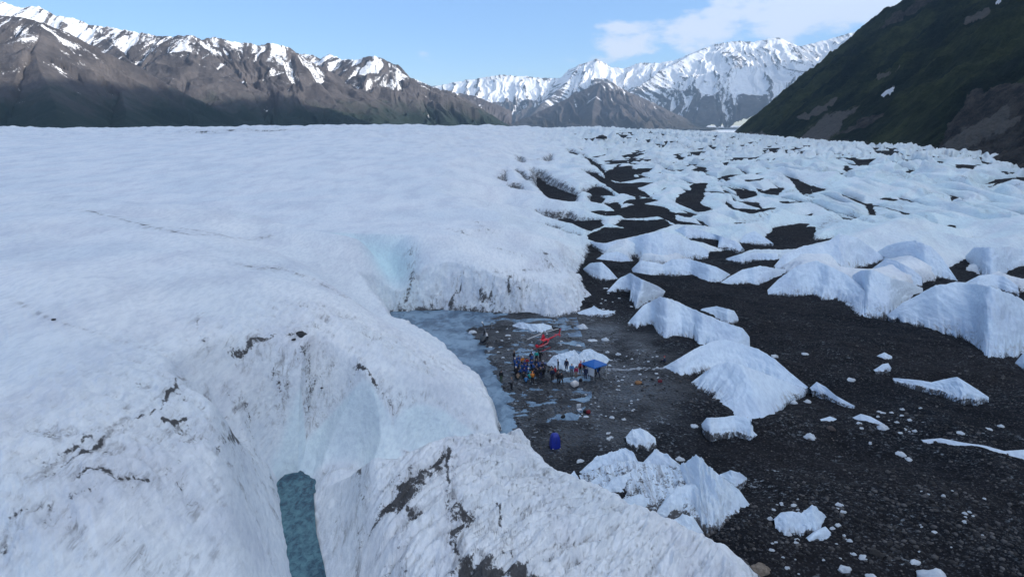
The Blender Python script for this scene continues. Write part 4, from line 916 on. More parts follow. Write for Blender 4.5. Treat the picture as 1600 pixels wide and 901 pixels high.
def stones():
    """loose stones strewn over the gravel: one uncountable mass"""
    rs = np.random.RandomState(4); n = 7500
    bm = bmesh.new(); bmesh.ops.create_icosphere(bm, subdivisions=1, radius=1.0); bv = np.array([v.co for v in bm.verts]); bf = np.array([[v.index for v in f.verts] for f in bm.faces]); bm.free()
    P = []
    while len(P) < n:
        v = 480 + 421*rs.rand()**0.8; u = rs.uniform(690, 1640)
        x, y = pz(u, v, 0); z = zgr(x, y)
        if sample(_IC, x, y) > z-0.05 or z < -0.05: continue
        P.append((x, y, z, 0.04+0.17*rs.rand()**4 * (1+0.5*(u > 1000)), rs.rand()))
    P = np.array(P); V = bv[None]*(1+0.35*(rs.rand(n, len(bv), 1)-0.5))*(P[:,3]*1.0)[:,None,None]*np.stack([rs.uniform(0.7, 1.3, n), rs.uniform(0.7, 1.3, n), rs.uniform(0.45, 0.8, n)], -1)[:,None]
    V += P[:,None,:3]; F_ = bf[None] + (np.arange(n)*len(bv))[:,None,None]
    me = bpy.data.meshes.new('loose_stones'); me.vertices.add(n*len(bv)); me.vertices.foreach_set('co', V.astype(np.float32).ravel())
    F_ = F_.reshape(-1, 3); me.loops.add(F_.size); me.loops.foreach_set('vertex_index', F_.astype(np.int32).ravel()); me.polygons.add(len(F_)); me.polygons.foreach_set('loop_start', np.arange(0, F_.size, 3, dtype=np.int32)); me.update(calc_edges=True)
    at = me.attributes.new('tone', 'FLOAT', 'POINT'); at.data.foreach_set('value', np.repeat(P[:,4], len(bv)).astype(np.float32))
    k = N('loose_stone'); t = k.attr('tone'); k.set('Base Color', k.mix(k.range(t, 0.55, 1.0), k.mix(t, (0.008, 0.008, 0.010), (0.035, 0.033, 0.034)), (0.11, 0.105, 0.105))); k.set('Roughness', 0.85); me.materials.append(k.m)
    o = bpy.data.objects.new('loose_stones', me); C.objects.link(o); o['kind'] = 'stuff'; tag(o, 'dark and grey stones strewn over the moraine gravel', 'stones')
stones()
def boulder(u, v, w, label, c, seed, on_ice=False, asp=0.7):
    if on_ice: x, y = z_ice_at(u, v); z = ztop(x, y)
    else:
        x, y, _ = pg(u, v); z = zgr(x, y)
    s = w*math.hypot(x, y)/F*0.5
    me = chunk_proto(seed, plain('boulder_stone', c, 0.9, 0, 0.45, 3.0), squash=0.75, rough=0.45); me.name = 'boulder'
    o = bpy.data.objects.new('boulder', me); C.objects.link(o); o.location = (x, y, z+s*0.1); o.scale = (s, s*0.85, s*asp); o.rotation_euler = (0, 0, seed*1.3)
    return tag(o, label, 'boulder')
boulder(471, 524, 19, 'dark boulder resting on the white ice slope', (0.035, 0.036, 0.04), 21, True)
boulder(459, 533, 7, 'small dark stone beside the boulder on the ice slope', (0.03, 0.03, 0.033), 22, True)
boulder(84, 501, 6, 'tiny dark stone alone on the smooth ice at far left', (0.03, 0.03, 0.033), 23, True)
boulder(1187, 886, 34, 'rounded tan boulder at the bottom edge beside the white ice ridge', (0.20, 0.165, 0.135), 24)
boulder(997, 600, 14, 'flat orange-brown boulder on the gravel right of the camp', (0.26, 0.135, 0.06), 25, asp=0.5)
boulder(1368, 866, 20, 'dark boulder in the gravel near the bottom edge', (0.03, 0.028, 0.028), 26)
boulder(1290, 598, 10, 'dark boulder at the tip of the slim ice blade', (0.03, 0.03, 0.03), 27)
boulder(1298, 672, 14, 'brown boulder beside the low flat ice slab', (0.07, 0.055, 0.05), 28)
boulder(940, 219, 14, 'black rock outcrop near the skyline of the broken ice', (0.03, 0.03, 0.034), 29, True)
boulder(503, 607, 5, 'small stone at the rim of the undercut ice wall', (0.03, 0.03, 0.033), 30, True)

# ------------------------------------------------------------------ camp
def box(bm, x0, x1, y0, y1, z0, z1, bev=0.0):
    g = bmesh.ops.create_cube(bm, size=1.0); vs = g['verts']
    for v in vs: v.co = Vector((x0+(v.co.x+0.5)*(x1-x0), y0+(v.co.y+0.5)*(y1-y0), z0+(v.co.z+0.5)*(z1-z0)))
    if bev:
        es = list({e for v in vs for e in v.link_edges}); bmesh.ops.bevel(bm, geom=es, offset=bev, segments=2, affect='EDGES')
def tube(bm, pts, r, seg=8, r2=None):
    pts = [Vector(p) for p in pts]; rings = []
    for i, p in enumerate(pts):
        d = (pts[min(i+1, len(pts)-1)]-pts[max(i-1, 0)]).normalized(); a = d.orthogonal().normalized(); b = d.cross(a)
        rr = r if r2 is None else r+(r2-r)*i/(len(pts)-1)
        rings.append([bm.verts.new(p+(a*math.cos(t)+b*math.sin(t))*rr) for t in [2*math.pi*j/seg for j in range(seg)]])
    for i in range(len(rings)-1):
        if i:  # keep rings aligned
            pass
        A, B = rings[i], rings[i+1]
        k0 = min(range(seg), key=lambda q: (B[q].co-A[0].co).length)
        B = rings[i+1] = B[k0:]+B[:k0]
        for j in range(seg): bm.faces.new((A[j], A[(j+1) % seg], B[(j+1) % seg], B[j]))
    bm.faces.new(rings[0][::-1]); bm.faces.new(rings[-1])
def loft(bm, secs, seg=20):
    """secs: (x, yhalf, zlow, zhigh, power) cross sections along x"""
    rings = []
    for x, w, zl, zh, p in secs:
        r = []
        for j in range(seg):
            t = 2*math.pi*j/seg; c, s_ = math.cos(t), math.sin(t)
            r.append(bm.verts.new((x, w*math.copysign(abs(c)**(2/p), c), (zl+zh)/2+(zh-zl)/2*math.copysign(abs(s_)**(2/p), s_))))
        rings.append(r)
    for A, B in zip(rings, rings[1:]):
        for j in range(seg): bm.faces.new((A[j], B[j], B[(j+1) % seg], A[(j+1) % seg]))
    bm.faces.new(rings[0]); bm.faces.new(rings[-1][::-1]); bmesh.ops.recalc_face_normals(bm, faces=bm.faces[:])
    return rings

M['dark_metal'] = plain('dark_metal', (0.05, 0.05, 0.055), 0.45, 0.5, 0.1)
M['blade'] = plain('pale_rotor_blade', (0.62, 0.60, 0.60), 0.5, 0, 0.1)
M['glass'] = plain('tinted_glass', (0.03, 0.04, 0.05), 0.08, 0, 0.05)
def helicopter(u, v, yaw, sc, paint_c, label, rot, stripe):
    x, y, _ = pg(u, v)
    paint = plain('helicopter_paint', paint_c, 0.35, 0, 0.08)
    t = empty('helicopter', (x, y, max(zgr(x, y), 0.0)), yaw); t.scale = (sc,)*3; tag(t, label, 'helicopter')
    bm = bmesh.new()
    loft(bm, [(2.35,0.06,0.95,1.10,2),(2.25,0.28,0.78,1.28,2.2),(1.9,0.48,0.62,1.52,2.4),(1.3,0.62,0.52,1.86,2.6),(0.5,0.66,0.48,2.02,2.8),(-0.4,0.66,0.48,2.0,2.8),(-1.1,0.60,0.55,1.85,2.6),(-1.7,0.42,0.80,1.66,2.4),(-2.1,0.2,1.12,1.5,2.2)], 24)
    bmobj('fuselage', bm, paint, t)
    bm = bmesh.new(); loft(bm, [(2.12,0.335,1.16,1.36,2.2),(1.9,0.495,1.14,1.545,2.4),(1.3,0.638,1.16,1.885,2.6),(0.85,0.66,1.2,1.99,2.7)], 24); bmobj('windscreen', bm, M['glass'], t)
    for s in (-1, 1):
        bm = bmesh.new(); box(bm, -0.55, 0.72, s*0.645-0.03, s*0.645+0.03, 1.2, 1.72, 0.02); bmobj('side_window', bm, M['glass'], t)
        bm = bmesh.new(); tube(bm, [(1.75, s*0.95, 0.16), (1.6, s*0.95, 0.06), (-1.5, s*0.95, 0.06)], 0.05); bmobj('skid', bm, M['dark_metal'] if stripe is None else paint, t)
        for fx in (0.9, -0.7):
            bm = bmesh.new(); tube(bm, [(fx, s*0.45, 0.58), (fx, s*0.8, 0.34), (fx, s*0.95, 0.06)], 0.04); bmobj('skid_strut', bm, M['dark_metal'], t)
        if stripe:
            bm = bmesh.new(); tube(bm, [(2.0, s*0.47, 0.98), (1.3, s*0.645, 1.0), (0.4, s*0.675, 1.02), (-0.5, s*0.67, 1.04), (-1.3, s*0.56, 1.1)], 0.055); bmobj('side_stripe', bm, plain('pale_stripe', stripe, 0.5), t)
    bm = bmesh.new(); tube(bm, [(-1.8, 0, 1.36), (-3.6, 0, 1.44), (-6.3, 0, 1.52)], 0.19, 12, 0.09); bmobj('tail_boom', bm, paint, t)
    bm = bmesh.new(); loft(bm, [(0.45,0.10,1.9,2.05,2.2),(0.1,0.17,1.9,2.9,2.2),(-0.25,0.17,1.9,2.95,2.2),(-0.75,0.09,1.85,2.3,2.2)], 12); bmobj('mast_fairing', bm, paint, t)
    bm = bmesh.new(); tube(bm, [(-0.12,0,2.9),(-0.12,0,3.22)], 0.05); tube(bm, [(-0.12-0.35*math.cos(rot), -0.35*math.sin(rot), 3.2), (-0.12+0.35*math.cos(rot), 0.35*math.sin(rot), 3.2)], 0.06); bmobj('rotor_hub', bm, M['dark_metal'], t)
    for s in (-1, 1):
        bm = bmesh.new(); box(bm, 0.3, 4.9, -0.13, 0.13, -0.015, 0.02, 0.008)
        for vv in bm.verts: vv.co.z -= 0.010*vv.co.x**2
        b = bmobj('rotor_blade', bm, M['blade'] if stripe else M['dark_metal'], t); b.location = (-0.12, 0, 3.22); b.rotation_euler = (0, 0, rot+(math.pi if s > 0 else 0))
        if not stripe:
            bm = bmesh.new(); box(bm, 3.4, 4.92, -0.14, 0.14, -0.02, 0.026, 0.008)
            for vv in bm.verts: vv.co.z -= 0.010*vv.co.x**2
            bmobj('blade_tip', bm, M['blade'], b)
    bm = bmesh.new()
    pr = [(-5.75,1.5),(-6.15,1.5),(-6.75,2.45),(-6.42,2.5)]; lo = [(-5.85,1.5),(-6.2,1.5),(-6.6,0.85),(-6.35,0.82)]
    for q in (pr, lo):
        a = [bm.verts.new((px_, -0.03, pz_)) for px_, pz_ in q]; b = [bm.verts.new((px_, 0.03, pz_)) for px_, pz_ in q]
        bm.faces.new(a); bm.faces.new(b[::-1])
        for i in range(4): bm.faces.new((a[i], a[(i+1) % 4], b[(i+1) % 4], b[i]))
    bmesh.ops.recalc_face_normals(bm, faces=bm.faces[:]); bmobj('tail_fin', bm, paint, t, smooth=False)
    bm = bmesh.new(); box(bm, -5.55, -5.15, -0.75, 0.75, 1.48, 1.52, 0.01); bmobj('stabilizer', bm, paint, t)
    bm = bmesh.new(); box(bm, -6.45, -6.35, 0.17, 0.20, 0.85, 2.25, 0.01); box(bm, -6.45, -6.35, 0.05, 0.2, 1.5, 1.58); bmobj('tail_rotor', bm, M['blade'], t)
    return t
helicopter(848, 545, math.atan2(-6.0, -4.4), 0.82, (0.62, 0.012, 0.03), 'red helicopter parked on the gravel behind the crowd', -0.10, (0.75, 0.45, 0.45))
helicopter(757, 537, math.atan2(-9.0, -1.6), 0.85, (0.012, 0.014, 0.02), 'dark helicopter parked at the edge of the pale meltwater pool', 0.32, None)

def canopy(u, v):
    x, y, _ = pg(u, v); z = zgr(x, y)
    t = empty('canopy_tent', (x, y, z), R(38)); tag(t, 'blue pop-up canopy standing in front of the spiky ice heap', 'canopy')
    a = 1.32; blue = plain('blue_canopy_cloth', (0.012, 0.12, 0.42), 0.6, 0, 0.1)
    bm = bmesh.new(); n = 10; V = {}
    for i in range(n+1):
        for j in range(n+1):
            fx, fy = 2*i/n-1, 2*j/n-1; m = max(abs(fx), abs(fy))
            V[i, j] = bm.verts.new((fx*a, fy*a, 1.95+0.70*(1-m)**0.85))
    for i in range(n):
        for j in range(n): bm.faces.new((V[i,j], V[i+1,j], V[i+1,j+1], V[i,j+1]))
    c = bmobj('canopy_cloth', bm, blue, t, smooth=False); md = c.modifiers.new('thick', 'SOLIDIFY'); md.thickness = 0.03
    bm = bmesh.new()
    for s in (-1, 1):
        box(bm, -a, a, s*a-0.012*(s > 0), s*a+0.012*(s < 0)+0.006, 1.80, 1.96); box(bm, s*a-0.012*(s > 0), s*a+0.012*(s < 0)+0.006, -a+0.03, a-0.03, 1.802, 1.958)
    bmobj('valance', bm, blue, t, smooth=False)
    for sx_ in (-1, 1):
        for sy in (-1, 1):
            bm = bmesh.new(); box(bm, sx_*1.25-0.025, sx_*1.25+0.025, sy*1.25-0.025, sy*1.25+0.025, -0.2, 1.94); bmobj('leg', bm, M['blade'], t, smooth=False)
    bm = bmesh.new(); box(bm, -1.22, -1.19, -1.18, 0.1, 0.6, 1.80); bmobj('side_wall', bm, plain('white_canopy_wall', (0.66, 0.67, 0.70), 0.7, 0, 0.06), t, smooth=False)
    t2 = empty('folding_table', (x-0.9, y+0.1, z), R(10)); tag(t2, 'folding table with a white cloth under the blue canopy', 'table')
    bm = bmesh.new(); box(bm, -0.75, 0.75, -0.35, 0.35, 0.72, 0.76, 0.01); bmobj('tabletop', bm, plain('white_cloth', (0.7, 0.7, 0.72), 0.7), t2)
    for sx_ in (-1, 1):
        for sy in (-1, 1):
            bm = bmesh.new(); tube(bm, [(sx_*0.68, sy*0.3, 0.72), (sx_*0.68, sy*0.3, -0.05)], 0.02); bmobj('leg', bm, M['dark_metal'], t2)
canopy(928, 588)
def toilet_tent(u, v):
    x, y, _ = pg(u, v); z = zgr(x, y)
    t = empty('privacy_tent', (x, y, z), R(12)); t.scale = (0.94,)*3; tag(t, 'tall narrow bright blue pop-up tent standing alone on the gravel', 'tent')
    cl = plain('bright_blue_nylon', (0.005, 0.020, 0.27), 0.5, 0, 0.2, 3)
    bm = bmesh.new(); seg = 28; rings = []
    for zz, w in ((-0.1,0.64),(0.05,0.64),(0.5,0.61),(1.0,0.56),(1.4,0.50),(1.62,0.42),(1.74,0.28),(1.78,0.09)):
        r = []
        for j in range(seg):
            a = 2*math.pi*j/seg; c, s_ = math.cos(a), math.sin(a); p = 2/4.5
            k_ = 1+0.03*math.sin(a*6+zz*4)
            r.append(bm.verts.new((w*k_*math.copysign(abs(c)**p, c), w*k_*math.copysign(abs(s_)**p, s_), zz)))
        rings.append(r)
    for A, B in zip(rings, rings[1:]):
        for j in range(seg): bm.faces.new((A[j], A[(j+1) % seg], B[(j+1) % seg], B[j]))
    bm.faces.new(rings[-1]); bmobj('tent_cloth', bm, cl, t)
    bm = bmesh.new(); tube(bm, [(0.05,-0.66,0.05),(0.0,-0.60,0.8),(-0.03,-0.53,1.4),(-0.05,-0.33,1.72)], 0.014, 6); bmobj('door_zip', bm, plain('navy_seam', (0.004, 0.01, 0.12), 0.6), t)
    bm = bmesh.new(); box(bm, -0.5, -0.35, -0.70, -0.66, 0.0, 0.09, 0.01); box(bm, 0.42, 0.55, -0.70, -0.66, 0.0, 0.09, 0.01); bmobj('peg_tab', bm, M['blade'], t)
toilet_tent(867, 699)
def simple(name, label, cat, u, v, rz, fn, mat, tilt=(0, 0), group=None):
    x, y, _ = pg(u, v); o = None
    bm = bmesh.new(); fn(bm); o = bmobj(name, bm, mat, smooth=False); o.location = (x, y, zgr(x, y)); o.rotation_euler = (tilt[0], tilt[1], rz); return tag(o, label, cat, group)
def bag(bm):
    box(bm, -0.5, 0.5, -0.42, 0.42, 0.0, 0.55, 0.09); box(bm, -0.36, 0.36, -0.30, 0.30, 0.53, 0.66, 0.05)
simple('cargo_bag', 'tilted square white cargo bag on the gravel in front of the canopy', 'bag', 898, 604, R(35), bag, plain('white_tarpaulin', (0.62, 0.60, 0.60), 0.7, 0, 0.12), (R(8), R(-10)))
def chair(u, v):
    x, y, _ = pg(u, v); t = empty('folding_chair', (x, y, zgr(x, y)), R(10)); tag(t, 'white folding chair standing alone on gravel below the camp', 'chair'); W_ = plain('white_plastic', (0.62, 0.64, 0.68), 0.6, 0, 0.06)
    bm = bmesh.new(); box(bm, -0.28, 0.28, -0.28, 0.22, 0.42, 0.47, 0.015); bmobj('seat', bm, W_, t)
    bm = bmesh.new()
    for i in range(4): box(bm, -0.28+0.15*i, -0.17+0.15*i, 0.22, 0.26, 0.50, 1.05, 0.01)
    box(bm, -0.28, 0.28, 0.225, 0.255, 0.98, 1.08, 0.01); bmobj('backrest', bm, W_, t)
    for sx_ in (-1, 1):
        for sy in (-1, 1):
            bm = bmesh.new(); tube(bm, [(sx_*0.25, sy*0.2, 0.43), (sx_*0.27, sy*0.28, -0.03)], 0.025); bmobj('leg', bm, M['dark_metal'], t)
chair(905, 645)
def pack(bm):
    box(bm, -0.30, 0.30, -0.18, 0.18, -0.02, 0.42, 0.08); box(bm, -0.22, 0.22, -0.26, -0.16, 0.04, 0.28, 0.04)
for u, v, c, lab in ((914,644,(0.012,0.012,0.016),'black backpack lying beside the white folding chair'),(919,645,(0.20,0.02,0.03),'dark red backpack next to the black one by the chair'),(880,653,(0.012,0.012,0.014),'black bag alone on wet gravel between the chair and the pool'),
  (907,596,(0.01,0.01,0.014),'black bag lying right of the tilted white cargo bag'),(1031,601,(0.16,0.02,0.03),'dark red pack on the gravel below the tip of the long-crested fin')):
    simple('backpack', lab, 'backpack', u, v, random.uniform(0, 6), pack, plain('pack_cloth', c, 0.7))
# slushy foot track leading right from the canopy
P0 = [pg(u, v) for u, v in ((945,577),(960,577),(975,578),(1000,578),(1020,579),(1042,578))]
bm = bmesh.new(); pv = []
for i in range(60):
    t = i/59*5; a = int(min(t, 4)); f = t-a; q = Vector(P0[a]).lerp(Vector(P0[a+1]), f); w = 0.42+0.25*math.sin(i*1.7)*math.sin(i*0.6)
    pv.append((bm.verts.new((q.x, q.y-w+0.2*math.sin(i*0.9), zgr(q.x, q.y-w)+0.03)), bm.verts.new((q.x, q.y, zgr(q.x, q.y)+0.10)), bm.verts.new((q.x, q.y+w+0.2*math.sin(i*1.3), zgr(q.x, q.y+w)+0.03))))
for A, B in zip(pv, pv[1:]): bm.faces.new((A[0], B[0], B[1], A[1])); bm.faces.new((A[1], B[1], B[2], A[2]))
structure(bmobj('path', bm, plain('trodden_slush', (0.26, 0.29, 0.33), 0.8, 0, 0.5, 1.5)))

# ------------------------------------------------------------------ people
def skin_body(joints, edges, radii):
    me = bpy.data.meshes.new('skel'); me.from_pydata([joints[k] for k in joints], [(list(joints).index(a), list(joints).index(b)) for a, b in edges], [])
    o = bpy.data.objects.new('skel', me); C.objects.link(o)
    o.modifiers.new('skin', 'SKIN'); o.modifiers.new('sub', 'SUBSURF').levels = 1
    ks = list(joints)
    for i, sv in enumerate(me.skin_vertices[0].data):
        sv.radius = radii[ks[i]]; sv.use_root = ks[i] == 'pelvis'
    dg = bpy.context.evaluated_depsgraph_get(); ev = o.evaluated_get(dg); m2 = bpy.data.meshes.new_from_object(ev)
    bpy.data.objects.remove(o); return m2
EDG = [('pelvis','chest'),('chest','neck'),('neck','head'),('head','crown')] + [(a+s, b+s) for s in 'LR' for a, b in (('shoulder','elbow'),('elbow','wrist'),('wrist','finger'),('wrist','thumb'),('hip','knee'),('knee','ankle'),('ankle','toe'))] + [('chest','shoulderL'),('chest','shoulderR'),('pelvis','hipL'),('pelvis','hipR')]
RAD = dict(pelvis=(.15,.12), chest=(.17,.125), neck=(.06,.06), head=(.095,.10), crown=(.075,.08), shoulder=(.075,.075), elbow=(.052,.052), wrist=(.036,.036), finger=(.03,.022), thumb=(.014,.014), hip=(.10,.10), knee=(.066,.066), ankle=(.048,.048), toe=(.042,.04))
def pose(kind, rnd):
    J = {}
    if kind == 'sit':
        h = 0.13
        J['pelvis'] = (0, 0, h); J['chest'] = (0.06, 0, h+0.42); J['neck'] = (0.09, 0, h+0.58); J['head'] = (0.12, 0, h+0.70); J['crown'] = (0.12, 0, h+0.80)
        for s, q in (('L', 1), ('R', -1)):
            J['shoulder'+s] = (0.06, q*0.20, h+0.46); J['elbow'+s] = (0.16, q*0.26, h+0.22); J['wrist'+s] = (0.36, q*0.14, h+0.26); J['finger'+s] = (0.44, q*0.10, h+0.25); J['thumb'+s] = (0.40, q*0.08, h+0.31)
            J['hip'+s] = (0.02, q*0.10, h-0.01); J['knee'+s] = (0.40, q*0.15, h+0.32); J['ankle'+s] = (0.62, q*0.13, 0.08); J['toe'+s] = (0.78, q*0.14, 0.04)
        return J
    st = {'stand': 0.0, 'walk': 0.28, 'hands': 0.05, 'bend': 0.08}[kind]; lean = 0.32 if kind == 'bend' else 0.02
    J['pelvis'] = (0, 0, 0.93); J['chest'] = (lean, 0, 1.30-lean*0.2); J['neck'] = (lean*1.3+0.01, 0, 1.46-lean*0.3); J['head'] = (lean*1.55+0.03, 0, 1.585-lean*0.4); J['crown'] = (lean*1.6+0.02, 0, 1.70-lean*0.45)
    for s, q in (('L', 1), ('R', -1)):
        sh = (lean*1.05, q*0.20, 1.38-lean*0.25); J['shoulder'+s] = sh
        sw = st*q*0.8
        if kind == 'hands' or (kind == 'bend'): J['elbow'+s] = (sh[0]+0.10, q*0.28, sh[2]-0.28); J['wrist'+s] = (sh[0]+0.33, q*0.14, sh[2]-0.26)
        else: J['elbow'+s] = (sh[0]-0.02-sw*0.5, q*0.265, sh[2]-0.29); J['wrist'+s] = (sh[0]+0.05-sw, q*0.27, sh[2]-0.54)
        w = Vector(J['wrist'+s]); d = (w-Vector(J['elbow'+s])).normalized()
        J['finger'+s] = tuple(w+d*0.11); J['thumb'+s] = tuple(w+d*0.04+Vector((0.05, -q*0.02, 0)))
        J['hip'+s] = (0, q*0.095, 0.90); J['knee'+s] = (0.03+q*st*0.55, q*0.11, 0.49); J['ankle'+s] = (-0.01+q*st*1.1, q*0.11, 0.085+(0.05 if st > 0.2 and q < 0 else 0)); J['toe'+s] = (0.17+q*st*1.1, q*0.125, 0.045)
    return J
JACK = ('chest','shoulder','elbow'); LEG = ('hip','knee')
def cloth_part(me, J, want, off, name):
    """the faces of the body nearest to the wanted bones, lifted off the skin"""
    segs = [(a, b) for a, b in EDG]; A = np.array([J[a] for a, b in segs]); B = np.array([J[b] for a, b in segs])
    def cls(a, b):
        if a.startswith(('hip','knee','ankle')) or b.startswith('hip'): return 'shoe' if b.startswith('toe') else 'trousers'
        if b.startswith(('finger','thumb')): return 'skin'
        if a == 'neck' or a == 'head': return 'skin'
        return 'jacket'
    cl = [cls(a, b) for a, b in segs]
    bm = bmesh.new(); bm.from_mesh(me); bm.normal_update(); dead = []
    for f in bm.faces:
        c = np.array(f.calc_center_median()); e = B-A; t = np.clip(((c-A)*e).sum(1)/((e*e).sum(1)+1e-9), 0, 1)
        k_ = cl[int(np.argmin(np.linalg.norm(A+e*t[:,None]-c, axis=1)))]
        if k_ != want: dead.append(f)
    bmesh.ops.delete(bm, geom=dead, context='FACES')
    for v in bm.verts: v.co += v.normal*off
    m = bpy.data.meshes.new(name); bm.to_mesh(m); bm.free()
    for p in m.polygons: p.use_smooth = True
    return m
_pm = {}
def cloth_mat(c):
    if c not in _pm: _pm[c] = plain('outdoor_cloth', c, 0.75, 0, 0.2)
    return _pm[c]
M['skin'] = plain('skin', (0.45, 0.27, 0.20), 0.6, 0, 0.05)
POSES = {}
for kd in ('stand', 'walk', 'hands', 'bend', 'sit'):
    J = pose(kd, random); rad = {j: RAD[j.rstrip('LR')] for j in J}
    me = skin_body(J, EDG, rad); me.name = 'body'
    for p in me.polygons: p.use_smooth = True
    me.materials.clear(); me.materials.append(M['skin'])
    POSES[kd] = (J, me, cloth_part(me, J, 'jacket', 0.028, 'jacket'), cloth_part(me, J, 'trousers', 0.02, 'trousers'), cloth_part(me, J, 'shoe', 0.012, 'boots'))
def cap_mesh(J):
    bm = bmesh.new(); bmesh.ops.create_uvsphere(bm, u_segments=12, v_segments=8, radius=0.125)
    h = Vector(J['head']).lerp(Vector(J['crown']), 0.55)
    bmesh.ops.delete(bm, geom=[f for f in bm.faces if f.calc_center_median().z < -0.02], context='FACES')
    for v in bm.verts: v.co = v.co*1.0 + h + Vector((-0.012, 0, 0.03))
    m = bpy.data.meshes.new('hat'); bm.to_mesh(m); bm.free()
    for p in m.polygons: p.use_smooth = True
    return m
def face_mesh(J):
    bm = bmesh.new(); h = Vector(J['head'])
    g = bmesh.ops.create_cone(bm, cap_ends=True, segments=6, radius1=0.02, radius2=0.008, depth=0.045)
    for v in g['verts']: v.co = v.co + h + Vector((0.105, 0, 0.01))
    for q in (-1, 1):
        g = bmesh.ops.create_icosphere(bm, subdivisions=1, radius=0.014)
        for v in g['verts']: v.co = v.co + h + Vector((0.088, q*0.036, 0.045))
    m = bpy.data.meshes.new('face'); bm.to_mesh(m); bm.free(); return m
CAPS = {k_: cap_mesh(POSES[k_][0]) for k_ in POSES}; FACES = {k_: face_mesh(POSES[k_][0]) for k_ in POSES}
def part(name, me, mat, parent):
    m = me.copy(); m.materials.clear(); m.materials.append(mat); o = bpy.data.objects.new(name, m); C.objects.link(o); o.parent = parent; return o
def person(u, v, kd, facing, jc, tc_, hc, label, packc=None, group=None):
    x, y, _ = pg(u, v); t = empty('person', (x, y, max(zgr(x, y), 0.0)-0.01), facing); s = random.uniform(0.98, 1.08); t.scale = (s, s, s)
    tag(t, label, 'person', group)
    J, b, ja, tr, sh = POSES[kd]
    part('body', b, M['skin'], t); part('jacket', ja, cloth_mat(jc), t); part('trousers', tr, cloth_mat(tc_), t); part('boots', sh, cloth_mat((0.03, 0.026, 0.024)), t)
    part('hat', CAPS[kd], cloth_mat(hc), t); part('face', FACES[kd], cloth_mat((0.30, 0.16, 0.12)), t)
    if packc:
        bm = bmesh.new(); c = Vector(J['chest']); box(bm, c.x-0.36, c.x-0.15, -0.16, 0.16, c.z-0.28, c.z+0.18, 0.05); bmobj('backpack', bm, cloth_mat(packc), t)
    return t
K, NV, BL, RB_, TL, OR, RD, MG, GY_, WH, GN, TN, SB = (0.012,0.012,0.016), (0.012,0.02,0.06), (0.012,0.07,0.26), (0.01,0.03,0.20), (0.02,0.38,0.36), (0.65,0.22,0.03), (0.42,0.02,0.03), (0.34,0.012,0.07), (0.14,0.14,0.15), (0.6,0.6,0.62), (0.05,0.08,0.04), (0.28,0.20,0.14), (0.06,0.20,0.42)
CR_ = 'people gathered in the camp'
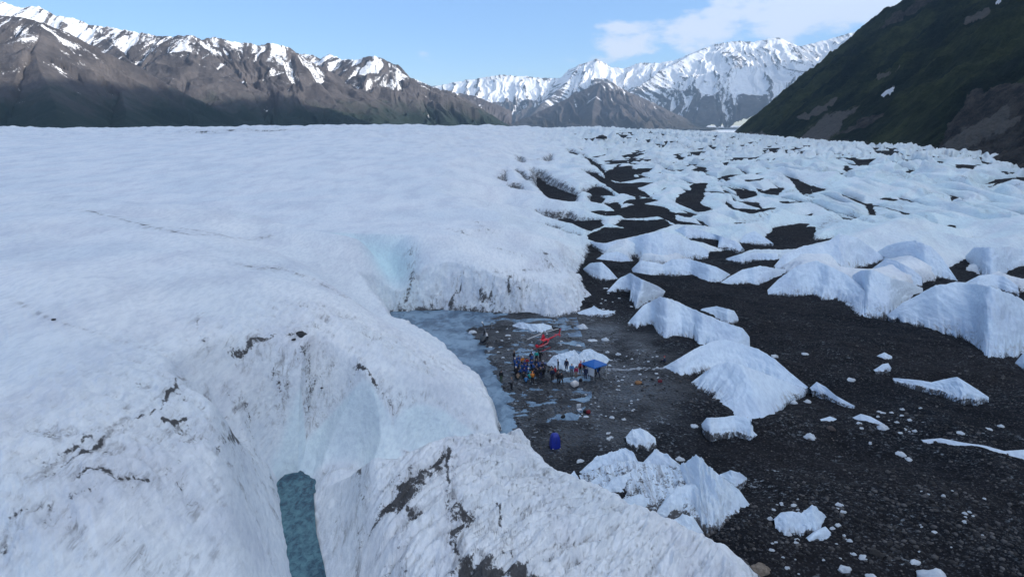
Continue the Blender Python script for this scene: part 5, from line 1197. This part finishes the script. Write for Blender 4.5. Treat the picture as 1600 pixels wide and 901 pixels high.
PEOPLE = [
 (783,597,'stand',1.2,K,GN,K,'person in dark jacket standing alone on the shore of the blue strip',None),
 (799,609,'hands',0.9,GY_,K,TN,'person in grey jacket at the left front edge of the crowd',None),
 (872,601,'stand',-1.4,K,K,TN,'person in black standing in the wet gravel, left of a pair',K),
 (877,602,'walk',-1.2,K,K,K,'person in black standing in the wet gravel, right of a pair',None),
 (863,594,'stand',1.8,NV,K,K,'person in navy standing between the crowd and the pair in black',None),
 (803,565,'stand',-0.6,K,NV,TN,'person in black at the rear left corner of the crowd',None),
 (816,567,'sit',-1.2,OR,K,WH,'person in orange sitting at the back of the crowd',None),
 (823,568,'sit',-1.5,RD,K,K,'person in red sitting beside the orange jacket at the back',None),
 (830,566,'stand',-1.6,NV,K,K,'person in navy standing behind the crowd right of the red jacket',None),
 (838,565,'stand',-1.7,TL,K,NV,'person in teal standing at the back of the crowd',None),
 (844,565,'walk',-2.0,K,K,K,'person in black standing at the rear right of the crowd',None),
 (806,591,'stand',1.2,K,K,WH,'person in black with white hat at the front left of the crowd',None),
 (809,593,'sit',1.3,TN,GN,K,'person in tan sitting at the front left of the crowd',None),
 (828,592,'sit',1.5,TL,NV,TL,'person in bright turquoise sitting at the front of the crowd',None),
 (832,600,'hands',1.6,OR,K,OR,'person in orange standing at the front centre of the crowd',OR),
 (840,593,'stand',1.8,K,K,K,'person in black standing right of the orange jacket in front',None),
 (845,592,'stand',1.9,K,NV,TN,'person in black with tan hat at the front right of the crowd',None),
 (849,590,'stand',2.1,NV,K,K,'person in navy at the right end of the front row',K),
 (851,582,'bend',2.6,K,K,K,'person in black bending at the right side of the crowd',None),
 (818,592,'sit',1.4,K,K,K,'person in black sitting in the front row between tan and turquoise',None),
 (822,598,'sit',1.5,SB,K,NV,'person in light blue sitting in front of the turquoise jacket',None),
 (804,578,'stand',0.3,BL,K,WH,'person in blue with white hat at the left side of the crowd',None),
 (863,582,'sit',2.8,TN,K,K,'person in tan sitting by the gap right of the crowd',None),
 (868,583,'sit',2.6,RD,K,K,'person in red sitting by the gap right of the crowd',None),
 (872,580,'stand',3.0,K,K,K,'person in black standing at the left foot of the spiky heap',None),
 (885,579,'stand',-1.8,NV,NV,K,'person in navy standing against the spiky ice heap',None),
 (893,588,'hands',-1.5,SB,GY_,TN,'person in light blue left of the crimson jacket near the canopy',None),
 (900,590,'stand',-1.7,MG,TN,K,'person in crimson jacket and tan trousers left of the canopy',None),
 (907,583,'stand',-1.4,RD,K,RD,'person all in red at the left edge of the canopy',None),
 (912,580,'stand',-1.3,K,K,K,'person in black just under the left corner of the canopy',None),
 (915,592,'stand',1.0,NV,NV,K,'person in dark navy in front of the canopy',None),
 (921,588,'hands',-1.7,MG,K,K,'person in crimson with black hair in front of the canopy table',None),
 (934,590,'walk',2.4,BL,NV,K,'person in blue walking at the right corner of the canopy',NV),
 (929,584,'stand',-1.9,K,K,K,'person in black behind the canopy table',None),
 (1039,569,'sit',2.9,NV,K,RD,'person in navy sitting at the tip of the long-crested fin',None)]
for u, v, kd, fc, jc, tcc, hc, lab, pk in PEOPLE: person(u, v, kd, fc, jc, tcc, hc, lab, pk, CR_)
# the packed middle of the crowd, all in blue and dark jackets
rnd = random.Random(5); mid = [BL, BL, RB_, SB, BL, NV, BL, RB_]
for i in range(22):
    u = 809+(i % 8)*5.7+rnd.uniform(-1.5, 1.5); v = 573+(i//8)*5.2+rnd.uniform(-1.2, 1.2)
    person(u, v, 'sit' if i % 4 else 'hands', rnd.uniform(0, 6.28), mid[i % 8], (K, NV)[i % 2], (K, TN, BL, WH)[i % 4] if i % 3 else K, 'person in a blue or navy jacket in the packed middle of the crowd', None, 'packed middle of the crowd')

# ------------------------------------------------------------------ haze
def haze():
    bm = bmesh.new(); bmesh.ops.create_cube(bm, size=1.0)
    o = bmobj('haze', bm, [], smooth=False)
    o.scale = (20000, 20000, 2400); o.location = (0, 0, -30+1200)
    m = bpy.data.materials.new('air'); m.use_nodes = True; nt = m.node_tree; nt.nodes.clear()
    out = nt.nodes.new('ShaderNodeOutputMaterial'); v = nt.nodes.new('ShaderNodeVolumePrincipled')
    v.inputs['Color'].default_value = (0.46, 0.70, 1.0, 1); v.inputs['Density'].default_value = 0.00008; v.inputs['Anisotropy'].default_value = 0.2
    nt.links.new(v.outputs['Volume'], out.inputs['Volume'])
    o.data.materials.clear(); o.data.materials.append(m)
    o['kind'] = 'stuff'; o['label'] = 'thin blue air between the camera and the far mountains'; o['category'] = 'haze'
haze()
